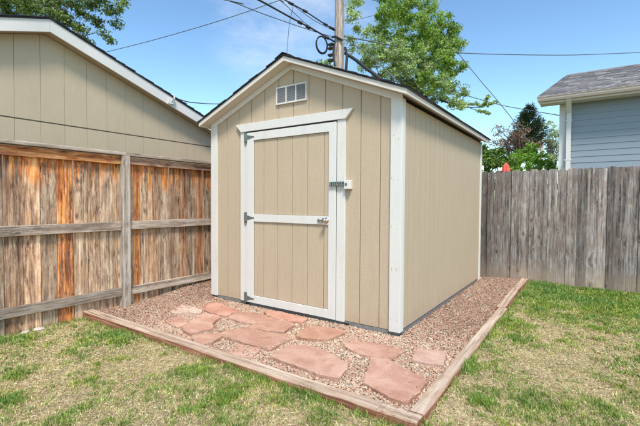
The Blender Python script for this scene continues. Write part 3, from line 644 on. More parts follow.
for s_ in (-1, 1):
    ye = GA_Y+s_*2.97; y0 = GA_Y+s_*.0008
    MB().prism([(GF, y0, GA_Z), (GF, ye, GA_Z-gs*2.97), (GF, ye, GA_Z-.140-gs*2.97), (GF, y0, GA_Z-.140)], (-.020, 0, 0)).build('fascia', WHITE2, GR, bevel=.002)
    sf = MB().prism([(GF-.021, y0, GA_Z-.128), (GF-.021, ye-s_*.01, GA_Z-.128-gs*2.96), (GF-.021, ye-s_*.01, GA_Z-.118-gs*2.96), (GF-.021, y0, GA_Z-.118)], (-.128, 0, 0)).build('soffit', BEIGE, GR)
    cs_, sn = math.cos(math.atan(gs)), math.sin(math.atan(gs))
    MB().prism([(GF+.012, GA_Y, GA_Z+.001), (GF+.012, ye, GA_Z+.001-gs*2.97), (GF+.012, ye, GA_Z+.012-gs*2.97), (GF+.012, GA_Y, GA_Z+.012)], (-6.9, 0, 0)).build('roof_deck', DARK, GR)
    shingle_courses('shingles', GR, (GF+.018, ye+s_*.01, GA_Z+.0125-gs*2.97), (-1, 0, 0), (0, -s_*cs_, sn), 6.9, 2.97/cs_, .14, .32, dk)
bp = at(171, 101, 4.2); 
d_ = ray(171, 101); bp = CAM+d_*((GF+.0-CAM[0])/d_[0])
br = MB(); br.box(GF-.0, GF+.02, bp[1]-.05, bp[1]+.05, bp[2]-.045, bp[2]+.03); br.tube([(GF+.02, bp[1], bp[2]+.0), (GF+.05, bp[1]+.02, bp[2]+.03), (GF+.05, bp[1]+.02, bp[2]+.09)], .012, 8)
br.build('wire_bracket', WHITE2, gar, bevel=0)

# ------------------------------------------------------------------ blue house on the right
GUT = paint('pinkish_cream_gutter_paint', (.58, .465, .385), .05, .55, .1, dirt=.1)
hs_ = thing('house', 'blue grey lap sided house with grey shingle roof beyond the back fence', 'house', (2.5, 11, -.2))
HX0, HX1, HY = -.62, 6.5, 11.0; HYB = 15.0
MB().box(HX0+.02, HX1, HY+.03, HYB, -.2, 3.54).build('wall', BEIGED, hs_)
z = -.1; k = 0
pl = MB().prism([(HX0+.12, 0, 0), (HX0+.12, -.016, 0), (HX0+.12, -.004, .185), (HX0+.12, 0.004, .185)], (HX1-HX0-.12, 0, 0)).mesh('siding_plank', BLUE)
while z < 3.5:
    o = link('siding_plank', pl, hs_); o.location = Vector((0, HY+.025, z)); z += .1405
plw = MB().prism([(0, HY+.10, 0), (-.016, HY+.10, 0), (-.004, HY+.10, .185), (.004, HY+.10, .185)], (0, HYB-HY-.1, 0)).mesh('siding_plank', BLUE); z = -.1
while z < 3.5:
    o = link('siding_plank', plw, hs_); o.location = Vector((HX0+.016, 0, z)); z += .1405
MB().box(HX0-.012, HX0+.125, HY-.004, HY+.024, -.2, 3.54).build('corner_board', WHITE, hs_, bevel=.002)
MB().box(HX0-.012, HX0+.012, HY+.0245, HY+.12, -.2, 3.54).build('corner_board', WHITE, hs_, bevel=.002)
EY = 10.60; EZ = 3.69; EXL = -1.05
MB().box(EXL+.03, HX1+.3, EY+.03, HY+.02, 3.545, 3.56).build('soffit', CREAM, hs_)
MB().prism([(HX0+.03, HY+.03, 3.5), (HX0+.03, HYB, 3.5), (HX0+.03, HYB, 3.80), (HX0+.03, 13.0, 4.70), (HX0+.03, HY+.03, 3.80)], (.1, 0, 0)).build('gable_wall', BLUE, hs_)
MB().box(EXL+.02, HX1+.3, EY+.02, EY+.045, 3.53, 3.66).build('fascia', CREAM, hs_)
gu = MB(); prof = [(EY+.018, 3.575), (EY-.055, 3.575), (EY-.075, 3.62), (EY-.075, 3.655), (EY-.095, 3.668), (EY-.085, 3.675), (EY-.065, 3.66), (EY-.065, 3.63), (EY-.05, 3.59), (EY+.018, 3.59)]
gu.prism([(EXL, y, z) for y, z in prof], (HX1+.3-EXL, 0, 0)); gu.box(EXL-.003, EXL+.001, EY-.085, EY+.018, 3.575, 3.668)
gu.build('gutter', GUT, hs_)
ds = MB(); dx0, dx1 = -.485, -.385
ds.box(dx0, dx1, HY-.095, HY-.022, -.1, 3.30)
ds.prism([(dx0, HY-.095, 3.295), (dx0, HY-.022, 3.295), (dx0, EY+.01, 3.574), (dx0, EY-.055, 3.574)], (dx1-dx0, 0, 0)); ds.build('downspout', WHITE, hs_, bevel=.003)
for z in (.8, 2.2, 3.12): MB().box(dx0-.02, dx1+.02, HY-.099, HY-.018, z, z+.03).build('strap', WHITE2, hs_)
RY, RZ, RXL = 13.0, 4.765, -.588
rf = MB(); e0, e1 = (EXL-.02, EY-.03, EZ-.01), (HX1+.4, EY-.03, EZ-.01); r0, r1 = (RXL, RY, RZ), (HX1+.4, RY, RZ); b0, b1 = (HX0+.03, 2*RY-EY+.03, EZ-.01), (HX1+.4, 2*RY-EY+.03, EZ-.01)
t_ = .03; dn = lambda p: (p[0], p[1], p[2]-t_)
rf.add([e0, e1, r1, r0, b0, b1, dn(e0), dn(e1), dn(b0), dn(b1), dn(r0), dn(r1)], [(0, 1, 2, 3), (3, 2, 5, 4), (0, 6, 7, 1), (4, 5, 9, 8), (0, 3, 10, 6), (3, 4, 8, 10), (6, 10, 11, 7), (10, 8, 9, 11), (1, 7, 11, 2), (2, 11, 9, 5)])
RF = rf.build('roof', DARK, hs_)
up = np.array([0, RY-(EY-.03), RZ-(EZ-.01)]); W = np.linalg.norm(up); up /= W; run = RXL-(EXL-.02)
gy = [(.20, .19, .19), (.26, .245, .24), (.15, .145, .15), (.32, .30, .29), (.22, .205, .205)]
shingle_courses('shingles', RF, (EXL-.02, EY-.034, EZ-.004), (1, 0, 0), up, HX1+.4-EXL, W, .125, .26, gy, th=.008, cut=lambda b: run*min(1, b/W))
rc = MB(); xx = RXL
while xx < HX1: rc.prism([(xx, RY-.12, RZ-.04), (xx, RY, RZ+.022), (xx, RY+.12, RZ-.04), (xx, RY, RZ+.008)], (.28, 0, 0)); xx += .27
rc.build('ridge_cap', plain('grey_ridge_shingle', (.2, .19, .19), .95, 0, .5), RF)['kind'] = 'stuff'

# ------------------------------------------------------------------ utility poles and wires
pd = 12.5; pb = at(339, 50, pd)
pole = thing('utility_pole', 'tall weathered wooden utility pole rising behind the shed roof', 'utility pole', (pb[0], pb[1], -.2))
pr = MB(); pr.tube([(pb[0]+.01*math.sin(i), pb[1], -.2+i*1.0) for i in range(11)], [.175-.004*i for i in range(11)], 18); pr.build('shaft', POLEW, pole, smooth=True)
c1 = MB(); zz = at(339, 38, pd)[2]
c1.tube([(pb[0]-.18, pb[1]-.12, zz+.02), (pb[0]+.0, pb[1]-.20, zz-.02), (pb[0]+.2, pb[1]-.1, zz-.15)], .035, 8)
for dz in (0, -.12, -.33, -.5): c1.box(pb[0]-.30, pb[0]-.12, pb[1]-.20, pb[1]-.08, zz-.2+dz-.04, zz-.2+dz+.02)
c1.tube([at(334, 46, pd-.15), at(333, 55, pd-.15), at(335, 66, pd-.15)], .03, 8); c1.tube([at(345, 47, pd-.1), at(347, 56, pd-.1), at(346, 70, pd-.1)], .045, 8)
c1.tube([at(331, 47, pd-.2), at(328, 49, pd-.2), at(331, 43, pd-.2)], .02, 6)
c1.build('cable_clamps', BLACK, pole)
cl = MB(); cen = at(321.8, 45, pd-.3)
cl.tube([cen+RT*(5.4/FPX*pd*math.cos(t))+UP*(8.4/FPX*pd*math.sin(t))+FW*.1*math.cos(t) for t in np.linspace(0, 2*math.pi, 33)], .024, 8, cap=False)
cl.tube([cen+RT*(5.0/FPX*pd*math.cos(t))+UP*(7.9/FPX*pd*math.sin(t))+FW*(.1*math.cos(t)-.05) for t in np.linspace(0, 2*math.pi, 33)], .014, 8, cap=False)
tag(cl.build('cable_coil', BLACK, smooth=True), 'black loop of spare cable hanging from the thick wire left of the pole', 'cable')
def wire(pts, r, lab, m=BLACK, clamps=()):
    """pts (px,py,depth): smoothed through the measured points"""
    P = [at(*p) for p in pts]; out = []
    ext = lambda a, b: a+(a-b)/np.linalg.norm(a-b)*14          # wires run on past the frame
    if pts[0][1] < 0: P.insert(0, ext(P[0], P[1]))
    if pts[-1][1] < 0 or pts[-1][0] > 640: P.append(ext(P[-1], P[-2]))
    if len(P) == 2: P = [P[0], (P[0]+P[1])/2-np.array([0, 0, .02]), P[1]]
    n = len(P)
    for i in range(n-1):
        p0 = P[max(i-1, 0)]; p1 = P[i]; p2 = P[i+1]; p3 = P[min(i+2, n-1)]
        for t in np.linspace(0, 1, 7)[:-1]:
            out.append(.5*((2*p1)+(-p0+p2)*t+(2*p0-5*p1+4*p2-p3)*t*t+(-p0+3*p1-3*p2+p3)*t**3))
    out.append(P[-1]); mb = MB(); mb.tube(out, r, 6)
    for c in clamps:
        a = at(*c); mb.tube([a-RT*.06+UP*.03, a+RT*.06-UP*.03], r*2.2, 8)
    return tag(mb.build('overhead_wire', m, smooth=True), lab, 'wire', 'overhead wires round the utility pole')
GREYW = plain('grey_wire', (.10, .11, .13), .6)
wire([(60, 64, 19), (106, 52, 18), (155, 39.5, 17), (220, 20.5, 15.5), (280, 0, 14.5), (330, -18, 13)], .014, 'wire rising from behind the garage roof towards the top of the pole', GREYW)
wire([(200, -6, 9), (230, 1, 9.6), (263.8, 14, 11), (307, 29, 12), (335, 37.5, 12.45)], .012, 'thin sagging wire, lowest of the bundle left of the pole', GREYW)
wire([(225, -16, 7.5), (259, 0, 9), (290, 17, 10.5), (310.7, 28, 11.6), (335, 42, 12.4)], .022, 'thick black cable running down to the coil beside the pole', BLACK, [(308, 27, 11.5), (327, 37.5, 12.1), (300, 22.4, 11.1)])
wire([(260, -11, 9), (279.7, 0, 10), (297, 15.5, 11), (310, 26.5, 11.8), (334, 40.5, 12.4)], .009, 'thin wire closely above the thick black cable', GREYW)
wire([(270, -9, 9), (290, 2.8, 10.5), (305, 11, 11.3), (324, 23.5, 12), (335, 30, 12.4)], .018, 'upper black cable with dark splices meeting the pole', BLACK, [(291, 3.4, 10.6), (305, 11, 11.3), (325.5, 24.3, 12.1), (331.5, 27.8, 12.3), (332.8, 28.8, 12.35)])
wire([(294, 5.6, 10.8), (310.7, 18, 11.5), (322, 24.6, 12), (335, 31, 12.4)], .009, 'thin slack wire hanging just under the upper black cable', GREYW)
wire([(293.7, 4, 10.8), (290, 20.6, 10.7), (288, 38, 10.6), (286.5, 60, 10.5), (286, 90, 10.4)], .008, 'thin wire dropping straight down behind the shed ridge', GREYW)
wire([(344, 39, 12.5), (363, 50, 11.8), (380, 64, 11), (395, 79, 10.3), (420, 105, 9.5)], .014, 'wire descending to the right from the pole behind the shed roof', GREYW)
wire([(345, 53, 12.5), (356, 60, 12.3), (366, 68, 12), (378, 77, 11.7), (392, 90, 11.4)], .055, 'thick dark cable bundle sloping down right of the pole', BLACK)
wire([(342, 20.4, 12.6), (354, 20, 13), (367, 17, 13.5), (400, 8.5, 15), (440, -3, 17)], .010, 'wire rising to the right in front of the leafy tree', GREYW)
wire([(343, 36, 12.6), (420, 50, 15), (460, 52.8, 17), (500, 54.2, 18.5), (560, 55, 20), (600, 54, 21), (660, 51.5, 23)], .020, 'long nearly level wire crossing the open sky on the right', GREYW)
wire([(435, 22, 14), (458, 52.6, 14), (480, 80, 14), (499.6, 103, 14), (516, 124, 14), (540, 158, 14)], .012, 'straight guy wire slanting down across the sky to the right', GREYW)
wire([(410, 78, 14), (455.5, 92, 14.5), (496.8, 104, 14), (525, 109.5, 13), (560, 115.5, 11.6), (569, 117.5, 11.05)], .014, 'service wire from the leafy tree to the blue house corner', GREYW)
wire([(570, 117.5, 11.0), (600, 121.5, 10.9), (640, 126, 10.8), (690, 131, 10.7)], .007, 'thin cable stapled along the blue house wall', GREYW)
wire([(165, 96, 6.2), (180.4, 99.7, 6.6), (192.4, 102.4, 7.2), (220, 103.8, 8.5), (260, 102, 10)], .010, 'short wire from the garage fascia bracket passing behind the shed', GREYW)
p2 = at(541.3, 160, 27)
sp = thing('utility_pole', 'small pale utility pole far off between the conifer and the blue house', 'utility pole', (p2[0], p2[1], -.2))
PALEW = plain('pale_pole_wood', (.55, .52, .47), .9, 0, 0, .15, 4)
ztop = at(541.3, 122, 27)[2]
MB().tube([(p2[0], p2[1], -.2), (p2[0], p2[1], ztop)], [.13, .10], 10).build('shaft', PALEW, sp)
zc = at(541, 142, 27)[2]; MB().box(p2[0]-.1, p2[0]+.75, p2[1]-.15, p2[1]-.03, zc-.06, zc+.06).build('crossarm', PALEW, sp)

# ------------------------------------------------------------------ trees and bushes
def crown(name, par, blobs, depth, leaf, per, cols, spread=1.2, sub=16, subr=.22, up=.3, px_pad=1., flat=1., twigs=0):
    """leafy twig clusters spread through each blob; returns cluster centres too"""
    C = []; 
    for (px, py, rp) in blobs:
        c0 = at(px, py, depth+rng.uniform(-spread, spread)*.5); rr = rp/FPX*depth
        k = max(3, int(sub*(rp/12.)**1.6))
        v = rng.normal(0, 1, (k, 3)); v /= np.linalg.norm(v, axis=1)[:, None]; v *= (rng.random((k, 1))**.45)
        C.append(c0+v*np.array([rr, rr, rr*flat]))
    C = np.concatenate(C); nC = len(C)
    cr_ = subr*rng.uniform(.6, 1.3, nC); tone = rng.uniform(.7, 1.25, nC); hue = rng.random(nC)
    n = nC*per; ci = np.repeat(np.arange(nC), per)
    v = rng.normal(0, 1, (n, 3)); v /= np.linalg.norm(v, axis=1)[:, None]; v *= rng.random((n, 1))**.5
    p = C[ci]+v*(cr_[ci, None]*np.array([1, 1, .62]))
    # leaf frames
    d = rng.normal(0, 1, (n, 3)); d[:, 2] -= .3; d /= np.linalg.norm(d, axis=1)[:, None]
    nn = rng.normal(0, 1, (n, 3)); nn[:, 2] += up*2; s = np.cross(nn, d); s /= (np.linalg.norm(s, axis=1)[:, None]+1e-6); nn = np.cross(d, s)
    L = leaf*rng.uniform(.6, 1.3, (n, 1)); Wd = L*rng.uniform(.5, .75, (n, 1))
    co = np.stack([p-d*L*.5, p+s*Wd*.5+nn*L*.08, p+d*L*.5-nn*L*.1, p-s*Wd*.5+nn*L*.08], 1).reshape(-1, 3)
    b = np.arange(n)[:, None]*4; idx = (b+np.array([0, 1, 2, 0, 2, 3])).ravel()
    cols = np.array(cols); pick = (hue[ci]*len(cols)*.6+rng.random(n)*len(cols)*.4).astype(int) % len(cols)
    c = cols[pick]*tone[ci, None]*rng.uniform(.8, 1.2, (n, 1)); c = np.repeat(np.clip(c, 0, .9), 4, 0)
    link(name, fastmesh(name, co, 3, idx, LEAFM, c), par); return C
def limbs(par, base, C, r0, height_frac=.35, n=26, wood_=None, lean=(0, 0)):
    base = np.array(base, float); cen = C.mean(0); top = C[:, 2].max(); low = C[:, 2].min()
    fork = np.array([base[0]*.6+cen[0]*.4+lean[0], base[1]*.6+cen[1]*.4+lean[1], max(base[2]+.8, low*.5+cen[2]*.5*height_frac+base[2]*.2)])
    mb = MB(); mid = (base+fork)/2+np.array([.1, .05, 0]); mb.tube([base, mid, fork], [r0, r0*.82, r0*.7], 10)
    sel = C[rng.choice(len(C), min(n, len(C)), replace=False)]; main = []
    for k in range(5):
        t = sel[k] if k < len(sel) else cen; e = fork+(t-fork)*.75; m = (fork+e)/2+rng.normal(0, .12, 3); mb.tube([fork, m, e], [r0*.55, r0*.36, r0*.16], 7); main.append((fork, m, e))
    for t in sel[5:]:
        f, m, e = main[rng.integers(5)]; s = m+(e-m)*rng.random(); q = (s+t)/2+rng.normal(0, .1, 3); mb.tube([s, q, t], [r0*.16, r0*.09, r0*.03], 5)
    mb.build('trunk', wood_ or BARK, par, smooth=True)
GR1 = [(.22, .36, .06), (.30, .44, .08), (.17, .27, .05), (.38, .50, .12), (.52, .58, .32)]
GR2 = [(.10, .16, .03), (.15, .22, .05), (.07, .11, .025), (.22, .28, .09)]
bt = at(415, 160, 15); T1 = thing('leafy_tree', 'tall leafy green tree behind the shed, right of the utility pole', 'tree', (bt[0], bt[1], -.2))
pale = [(.42, .52, .24), (.52, .60, .34), (.32, .44, .15), (.62, .66, .48), (.20, .29, .09)]
C1 = crown('crown', T1, [(355,4,6),(352,16,6),(356,28,4),(351,40,5),(362,48,5),(352,50,3),(366,34,4),(378,45,9),(392,50,12),(372,62,8),(404,66,14),(388,72,11),(408,82,11),(420,52,9),(426,70,9),(375,28,6),(440,96,9),(456,102,7),(462,106,4),(452,88,9),(462,92,5),(440,84,10),(425,98,12),(398,62,11),(384,58,9),(368,52,6),(365,66,6),(378,80,8)], 15, .075, 44, pale, 2.2, 37, .20)
C2 = crown('crown', T1, [(386,15,11),(392,2,9),(408,8,12),(428,10,11),(444,22,10),(452,32,8),(402,30,13),(432,36,14),(450,48,9),(458,44,6),(436,60,11),(420,22,10),(460,66,5),(449,72,11),(425,36,14),(412,50,14),(440,46,12),(425,66,12),(446,60,10),(398,18,11),(384,34,8),(415,90,14),(430,82,10),(412,-12,18),(385,-8,12),(400,45,8)], 15, .08, 46, GR1, 3.0, 35, .205)
tw_ = [(462+2.6*i, 107-1.5*math.sin(i*.5)-.35*i, 1.6) for i in range(14)]+[(478+1.6*i, 111+.3*i, 1.3) for i in range(8)]+[(484+.9*i, 104-1.6*i, 1.2) for i in range(6)]
C3 = crown('crown', T1, tw_, 14.6, .07, 16, pale, .5, 40, .09)
bl = MB(); bl.tube([at(440, 100, 14.8), at(462, 107, 14.6), at(480, 107.5, 14.6), at(498, 101, 14.6)], [.04, .025, .015, .006], 6); bl.tube([at(470, 108, 14.6), at(482, 112, 14.6), at(491, 113.5, 14.6)], [.015, .01, .005], 5); bl.tube([at(482, 107, 14.6), at(487, 100, 14.6), at(489, 95, 14.6)], [.012, .008, .004], 5); bl.build('branch', BARK, T1, smooth=True)
C = np.concatenate([C1, C2]); limbs(T1, (bt[0], bt[1], -.2), C, .13, n=34)
bt = at(322, 160, 17); T1b = thing('leafy_tree', 'pale green treetop peeping over the shed roof just left of the pole', 'tree', (bt[0], bt[1], -.2))
C = crown('crown', T1b, [(326,62,5),(316,66,5),(308,70,5),(330,70,7),(318,80,10)], 17, .10, 30, GR1, 1.5, 22, .22); limbs(T1b, (bt[0], bt[1], -.2), C, .15, n=20)
bt = at(40, 120, 12.5); T2 = thing('leafy_tree', 'dark leafy tree hanging over the roof ridge of the beige garage', 'tree', (bt[0], bt[1], -.2))
C = crown('crown', T2, [(8,4,13),(26,7,12),(42,8,10),(60,5,11),(78,10,9),(94,3,9),(68,22,8),(82,28,6),(88,38,4),(97,20,6),(104,34,3.5),(111,41,2.5),(110,12,6),(120,7,4),(124,3,3),(116,24,3),(56,16,7),(92,44,3),(75,38,4),(20,-20,26),(65,-24,26),(105,-15,16),(-20,-5,20),(10,20,12),(35,20,9)], 12.5, .08, 48, [(.12,.18,.04),(.17,.24,.06),(.08,.12,.03),(.27,.34,.12),(.22,.28,.10)], 2.0, 22, .23)
limbs(T2, (bt[0], bt[1], -.2), C, .08, n=40)
bt = at(525, 200, 13); B1 = thing('green_bush', 'bright green bush showing above the grey fence between shed and blue house', 'bush', (bt[0], bt[1], -.2))
C = crown('crown', B1, [(524,152,7),(531,148,5),(516,160,8),(531,161,9),(541,161,7),(549,165,5),(522,172,12),(540,172,10)], 13, .085, 34, [(.22,.40,.04),(.30,.50,.06),(.16,.30,.03),(.36,.50,.12)], 1.5, 24, .18, .5)
limbs(B1, (bt[0], bt[1], -.2), C, .07, n=20)
bt = at(490, 200, 12); B2 = thing('green_bush', 'darker green bush right beside the far corner of the shed', 'bush', (bt[0], bt[1], -.2))
C = crown('crown', B2, [(486,148,5),(492,155,7),(482,156,7),(500,152,5),(506,158,6),(497,163,8),(511,164,5),(488,168,9),(478,150,6)], 12, .085, 34, [(.13,.24,.035),(.20,.33,.06),(.09,.16,.025),(.34,.42,.12)], 1.2, 24, .17, .5)
limbs(B2, (bt[0], bt[1], -.2), C, .07, n=20)
bt = at(514, 190, 20); T3 = thing('russet_tree', 'sparse russet brown tree in front of the dark conifer', 'tree', (bt[0], bt[1], -.2))
C = crown('crown', T3, [(503,131,7),(512,137,9),(505,145,9),(522,133,8),(526,144,9),(496,141,6),(516,124,5),(497,129,4),(515,150,12),(535,147,6)], 20, .09, 15, [(.30,.17,.13),(.40,.26,.20),(.20,.11,.08),(.46,.34,.28)], 2, 26, .24)
limbs(T3, (bt[0], bt[1], -.2), C, .18, n=90, wood_=wood('russet_bark', (.08,.045,.035), (.16,.10,.08), (.26,.18,.15), 'z', knots=.1))
bt = at(550, 190, 24); T4 = thing('pale_tree', 'pale thinly leaved tree against the corner of the blue house', 'tree', (bt[0], bt[1], -.2))
C = crown('crown', T4, [(550,124,5),(553,133,7),(549,143,8),(555,150,8),(548,157,8),(552,166,9),(562,140,8)], 24, .10, 40, [(.42,.46,.30),(.52,.55,.42),(.28,.32,.16),(.20,.26,.10)], 2, 24, .28)
limbs(T4, (bt[0], bt[1], -.2), C, .16, n=60)
# conifer: whorls of drooping boughs set with needle sprays
def conifer(px, ptop, pbase, depth, halfw, name, lab):
    b = at(px, 165, depth); zt = at(px, ptop, depth)[2]; rb = halfw/FPX*depth
    t = thing(name, lab, 'tree', (b[0], b[1], -.2)); zb = at(px, pbase, depth)[2]
    tr = MB(); tr.tube([(b[0], b[1], -.2), (b[0]+.03, b[1], zt*.6), (b[0], b[1], zt)], [.22, .14, .02], 8); tr.build('trunk', BARK, t, smooth=True)
    P = []; D = []
    nl = 26
    for i in range(nl):
        f = i/(nl-1); z = zt-(zt-zb)*1.5*f; rad = rb*min(1.6, (.16+1.75*f**.85)); nb = 7+int(6*f)
        for j in range(nb):
            a = rng.uniform(0, 2*math.pi); L = rad*rng.uniform(.65, 1.1); k = int(8+26*L)
            s = rng.random(k)**.7; tip = .42*L*s**2-.05*L*s
            dirv = np.array([math.cos(a), math.sin(a)])
            pp = np.stack([b[0]+dirv[0]*L*s, b[1]+dirv[1]*L*s, z+tip*1.6+rng.normal(0, .04, k)], 1)+rng.normal(0, .05, (k, 3)); P.append(pp)
            dd = np.tile([dirv[0], dirv[1], .35], (k, 1))+rng.normal(0, .5, (k, 3)); D.append(dd)
    p = np.concatenate(P); d = np.concatenate(D); d /= np.linalg.norm(d, axis=1)[:, None]; n = len(p)
    s = np.cross(d, rng.normal(0, 1, (n, 3))); s /= np.linalg.norm(s, axis=1)[:, None]; L = rng.uniform(.14, .28, (n, 1)); Wd = L*.22
    co = np.stack([p-s*Wd*.5, p+s*Wd*.5, p+d*L+s*Wd*.1, p+d*L-s*Wd*.1], 1).reshape(-1, 3)
    idx = (np.arange(n)[:, None]*4+np.array([0, 1, 2, 0, 2, 3])).ravel(); c = np.repeat(np.array([(.035,.055,.03)])*rng.uniform(.6, 1.6, (n, 1)), 4, 0)
    link('crown', fastmesh('crown', co, 3, idx, LEAFM, c), t)
conifer(528, 107.5, 136, 25, 11, 'conifer_tree', 'dark green conifer rising behind the russet tree')
# folded red canopy tip just over the back fence
rp = at(506, 168, 9.5); rd = thing('folded_parasol', 'small red pointed canopy tip just showing over the grey fence', 'parasol', (rp[0], rp[1], -.2))
REDC = plain('red_cloth', (.72, .10, .06), .8, 0, 0, .1, 5)
MB().tube([(rp[0], rp[1], -.2), (rp[0], rp[1], at(506, 164, 9.5)[2])], .02, 8).build('pole', METAL, rd)
zt = at(506, 162.8, 9.5)[2]; vs = []; n = 16; pf = [(.012, 0), (.03, .03), (.06, .08), (.08, .17), (.09, .45), (.07, .75)]
for r_, d in pf:
    for j in range(n): a = 2*math.pi*j/n; q = r_*(1+.22*(j % 2)); vs.append((rp[0]+q*math.cos(a), rp[1]+q*math.sin(a), zt-d))
MB().add(vs, [(i*n+j, i*n+(j+1) % n, (i+1)*n+(j+1) % n, (i+1)*n+j) for i in range(len(pf)-1) for j in range(n)]+[tuple(range(n))]).build('canopy', REDC, rd)

# ------------------------------------------------------------------ small rocks by the fence foot
ROCK = plain('pale_field_rock', (.50, .44, .38), .9, 0, .6, .25, 30)
for (px, py, r_, lab) in ((88, 313, .035, 'pale rock against the left end of the front timber'), (84, 318, .028, 'smaller pale rock in the grass below the timber end'), (97, 305, .022, 'little rock behind the timber end at the fence foot'), (33, 328, .045, 'flat pale rock at the fence foot, far left of the lawn'), (22, 331.5, .04, 'low pale rock half sunk at the fence foot, leftmost of all')):
    c = onz(px, py, -.085); vs = []; rings_ = 5; sg = 9
    for i in range(rings_+1):
        ph = math.pi*i/rings_
        for j in range(sg):
            a = 2*math.pi*j/sg; q = r_*(1+rng.uniform(-.18, .18)); vs.append((q*1.3*math.sin(ph)*math.cos(a), q*math.sin(ph)*math.sin(a), q*.6*math.cos(ph)))
    fs = [(i*sg+j, i*sg+(j+1) % sg, (i+1)*sg+(j+1) % sg, (i+1)*sg+j) for i in range(rings_) for j in range(sg)]
    o = MB().add(vs, fs).build('rock', ROCK); o.location = (max(c[0], FX+.06), c[1], c[2]+r_*.15); o.rotation_euler = (0, 0, rng.uniform(0, 3)); tag(o, lab, 'rock', 'pale rocks at the foot of the brown fence')

# ------------------------------------------------------------------ grass
GP = []     # (x, y, radius, amount) green patches and bare patches measured on the lawn
def gp(px, py, r_, a): p = onz(px, py, -.1); GP.append((p[0], p[1], r_, a))
for a in ((112,338,.16,1.1),(122,346,.13,1.0),(84,350,.10,.8),(15,383,.06,2.6),(10,408,.10,2.4),(112,340,.12,.9),(255,385,.22,.6),(205,372,.20,.5),(230,400,.25,.6),(265,378,.10,.6),(150,382,.05,.6),(132,385,.05,.6),(95,415,.12,.5),(100,392,.09,.4),(300,400,.2,.6),(40,412,.1,.2),
          (165,360,.25,-.9),(200,358,.16,-.8),(150,370,.2,-.9),(60,385,.25,-.5),(45,370,.2,-.5),(140,350,.12,-.5),(310,420,.1,-.5),
          (600,300,1.5,.55),(560,292,.8,.9),(530,300,.3,.8),(640,305,.6,.7),(495,328,.22,.7),(508,345,.2,.6),(470,378,.11,1.8),(478,412,.08,2.4),(500,360,.15,.5),(455,375,.08,.8),(590,330,.5,.2),
          (556,370,.25,-.9),(570,345,.3,-.6),(545,385,.2,-.9),(520,322,.15,-.6),(600,375,.25,-.5),(450,410,.15,-.8),(440,418,.1,-.9),(500,395,.12,-.5),(525,375,.15,-.5),(540,335,.3,-.3)): gp(*a)
gp(60, 400, .55, -.45); gp(200, 405, .4, -.25); gp(620, 400, .4, -.4)
GP = np.array(GP)
def green(x, y):
    g = .42+.6*(fbm(x, y, 2.1, 11, 4)-.5)+1.5*(fbm(x, y, 5.5, 12, 4)-.5)+1.6*(fbm(x, y, 19, 13, 3)-.5)
    for (a, b, r_, k) in GP: g = g+k*.5*np.exp(-((x-a)**2+(y-b)**2)/(2*(r_*.75)**2))
    return np.clip(g, 0, 1.4)
def lawn_pts(n, dmin, dmax):
    """points in front of the camera, wide margin"""
    out = np.zeros((0, 2))
    while len(out) < n:
        r_ = np.sqrt(rng.uniform(dmin**2, dmax**2, n*2)); a = YAW+rng.uniform(-R(64), R(52), n*2)
        x = -r_*np.sin(a); y = r_*np.cos(a)
        ok = (x > FX+.02) & (y < BY-.01) & (x < 4.4) & ~((x < TX1+.004) & (y > TY0-.004)); out = np.concatenate([out, np.stack([x[ok], y[ok]], 1)])
    return out[:n]
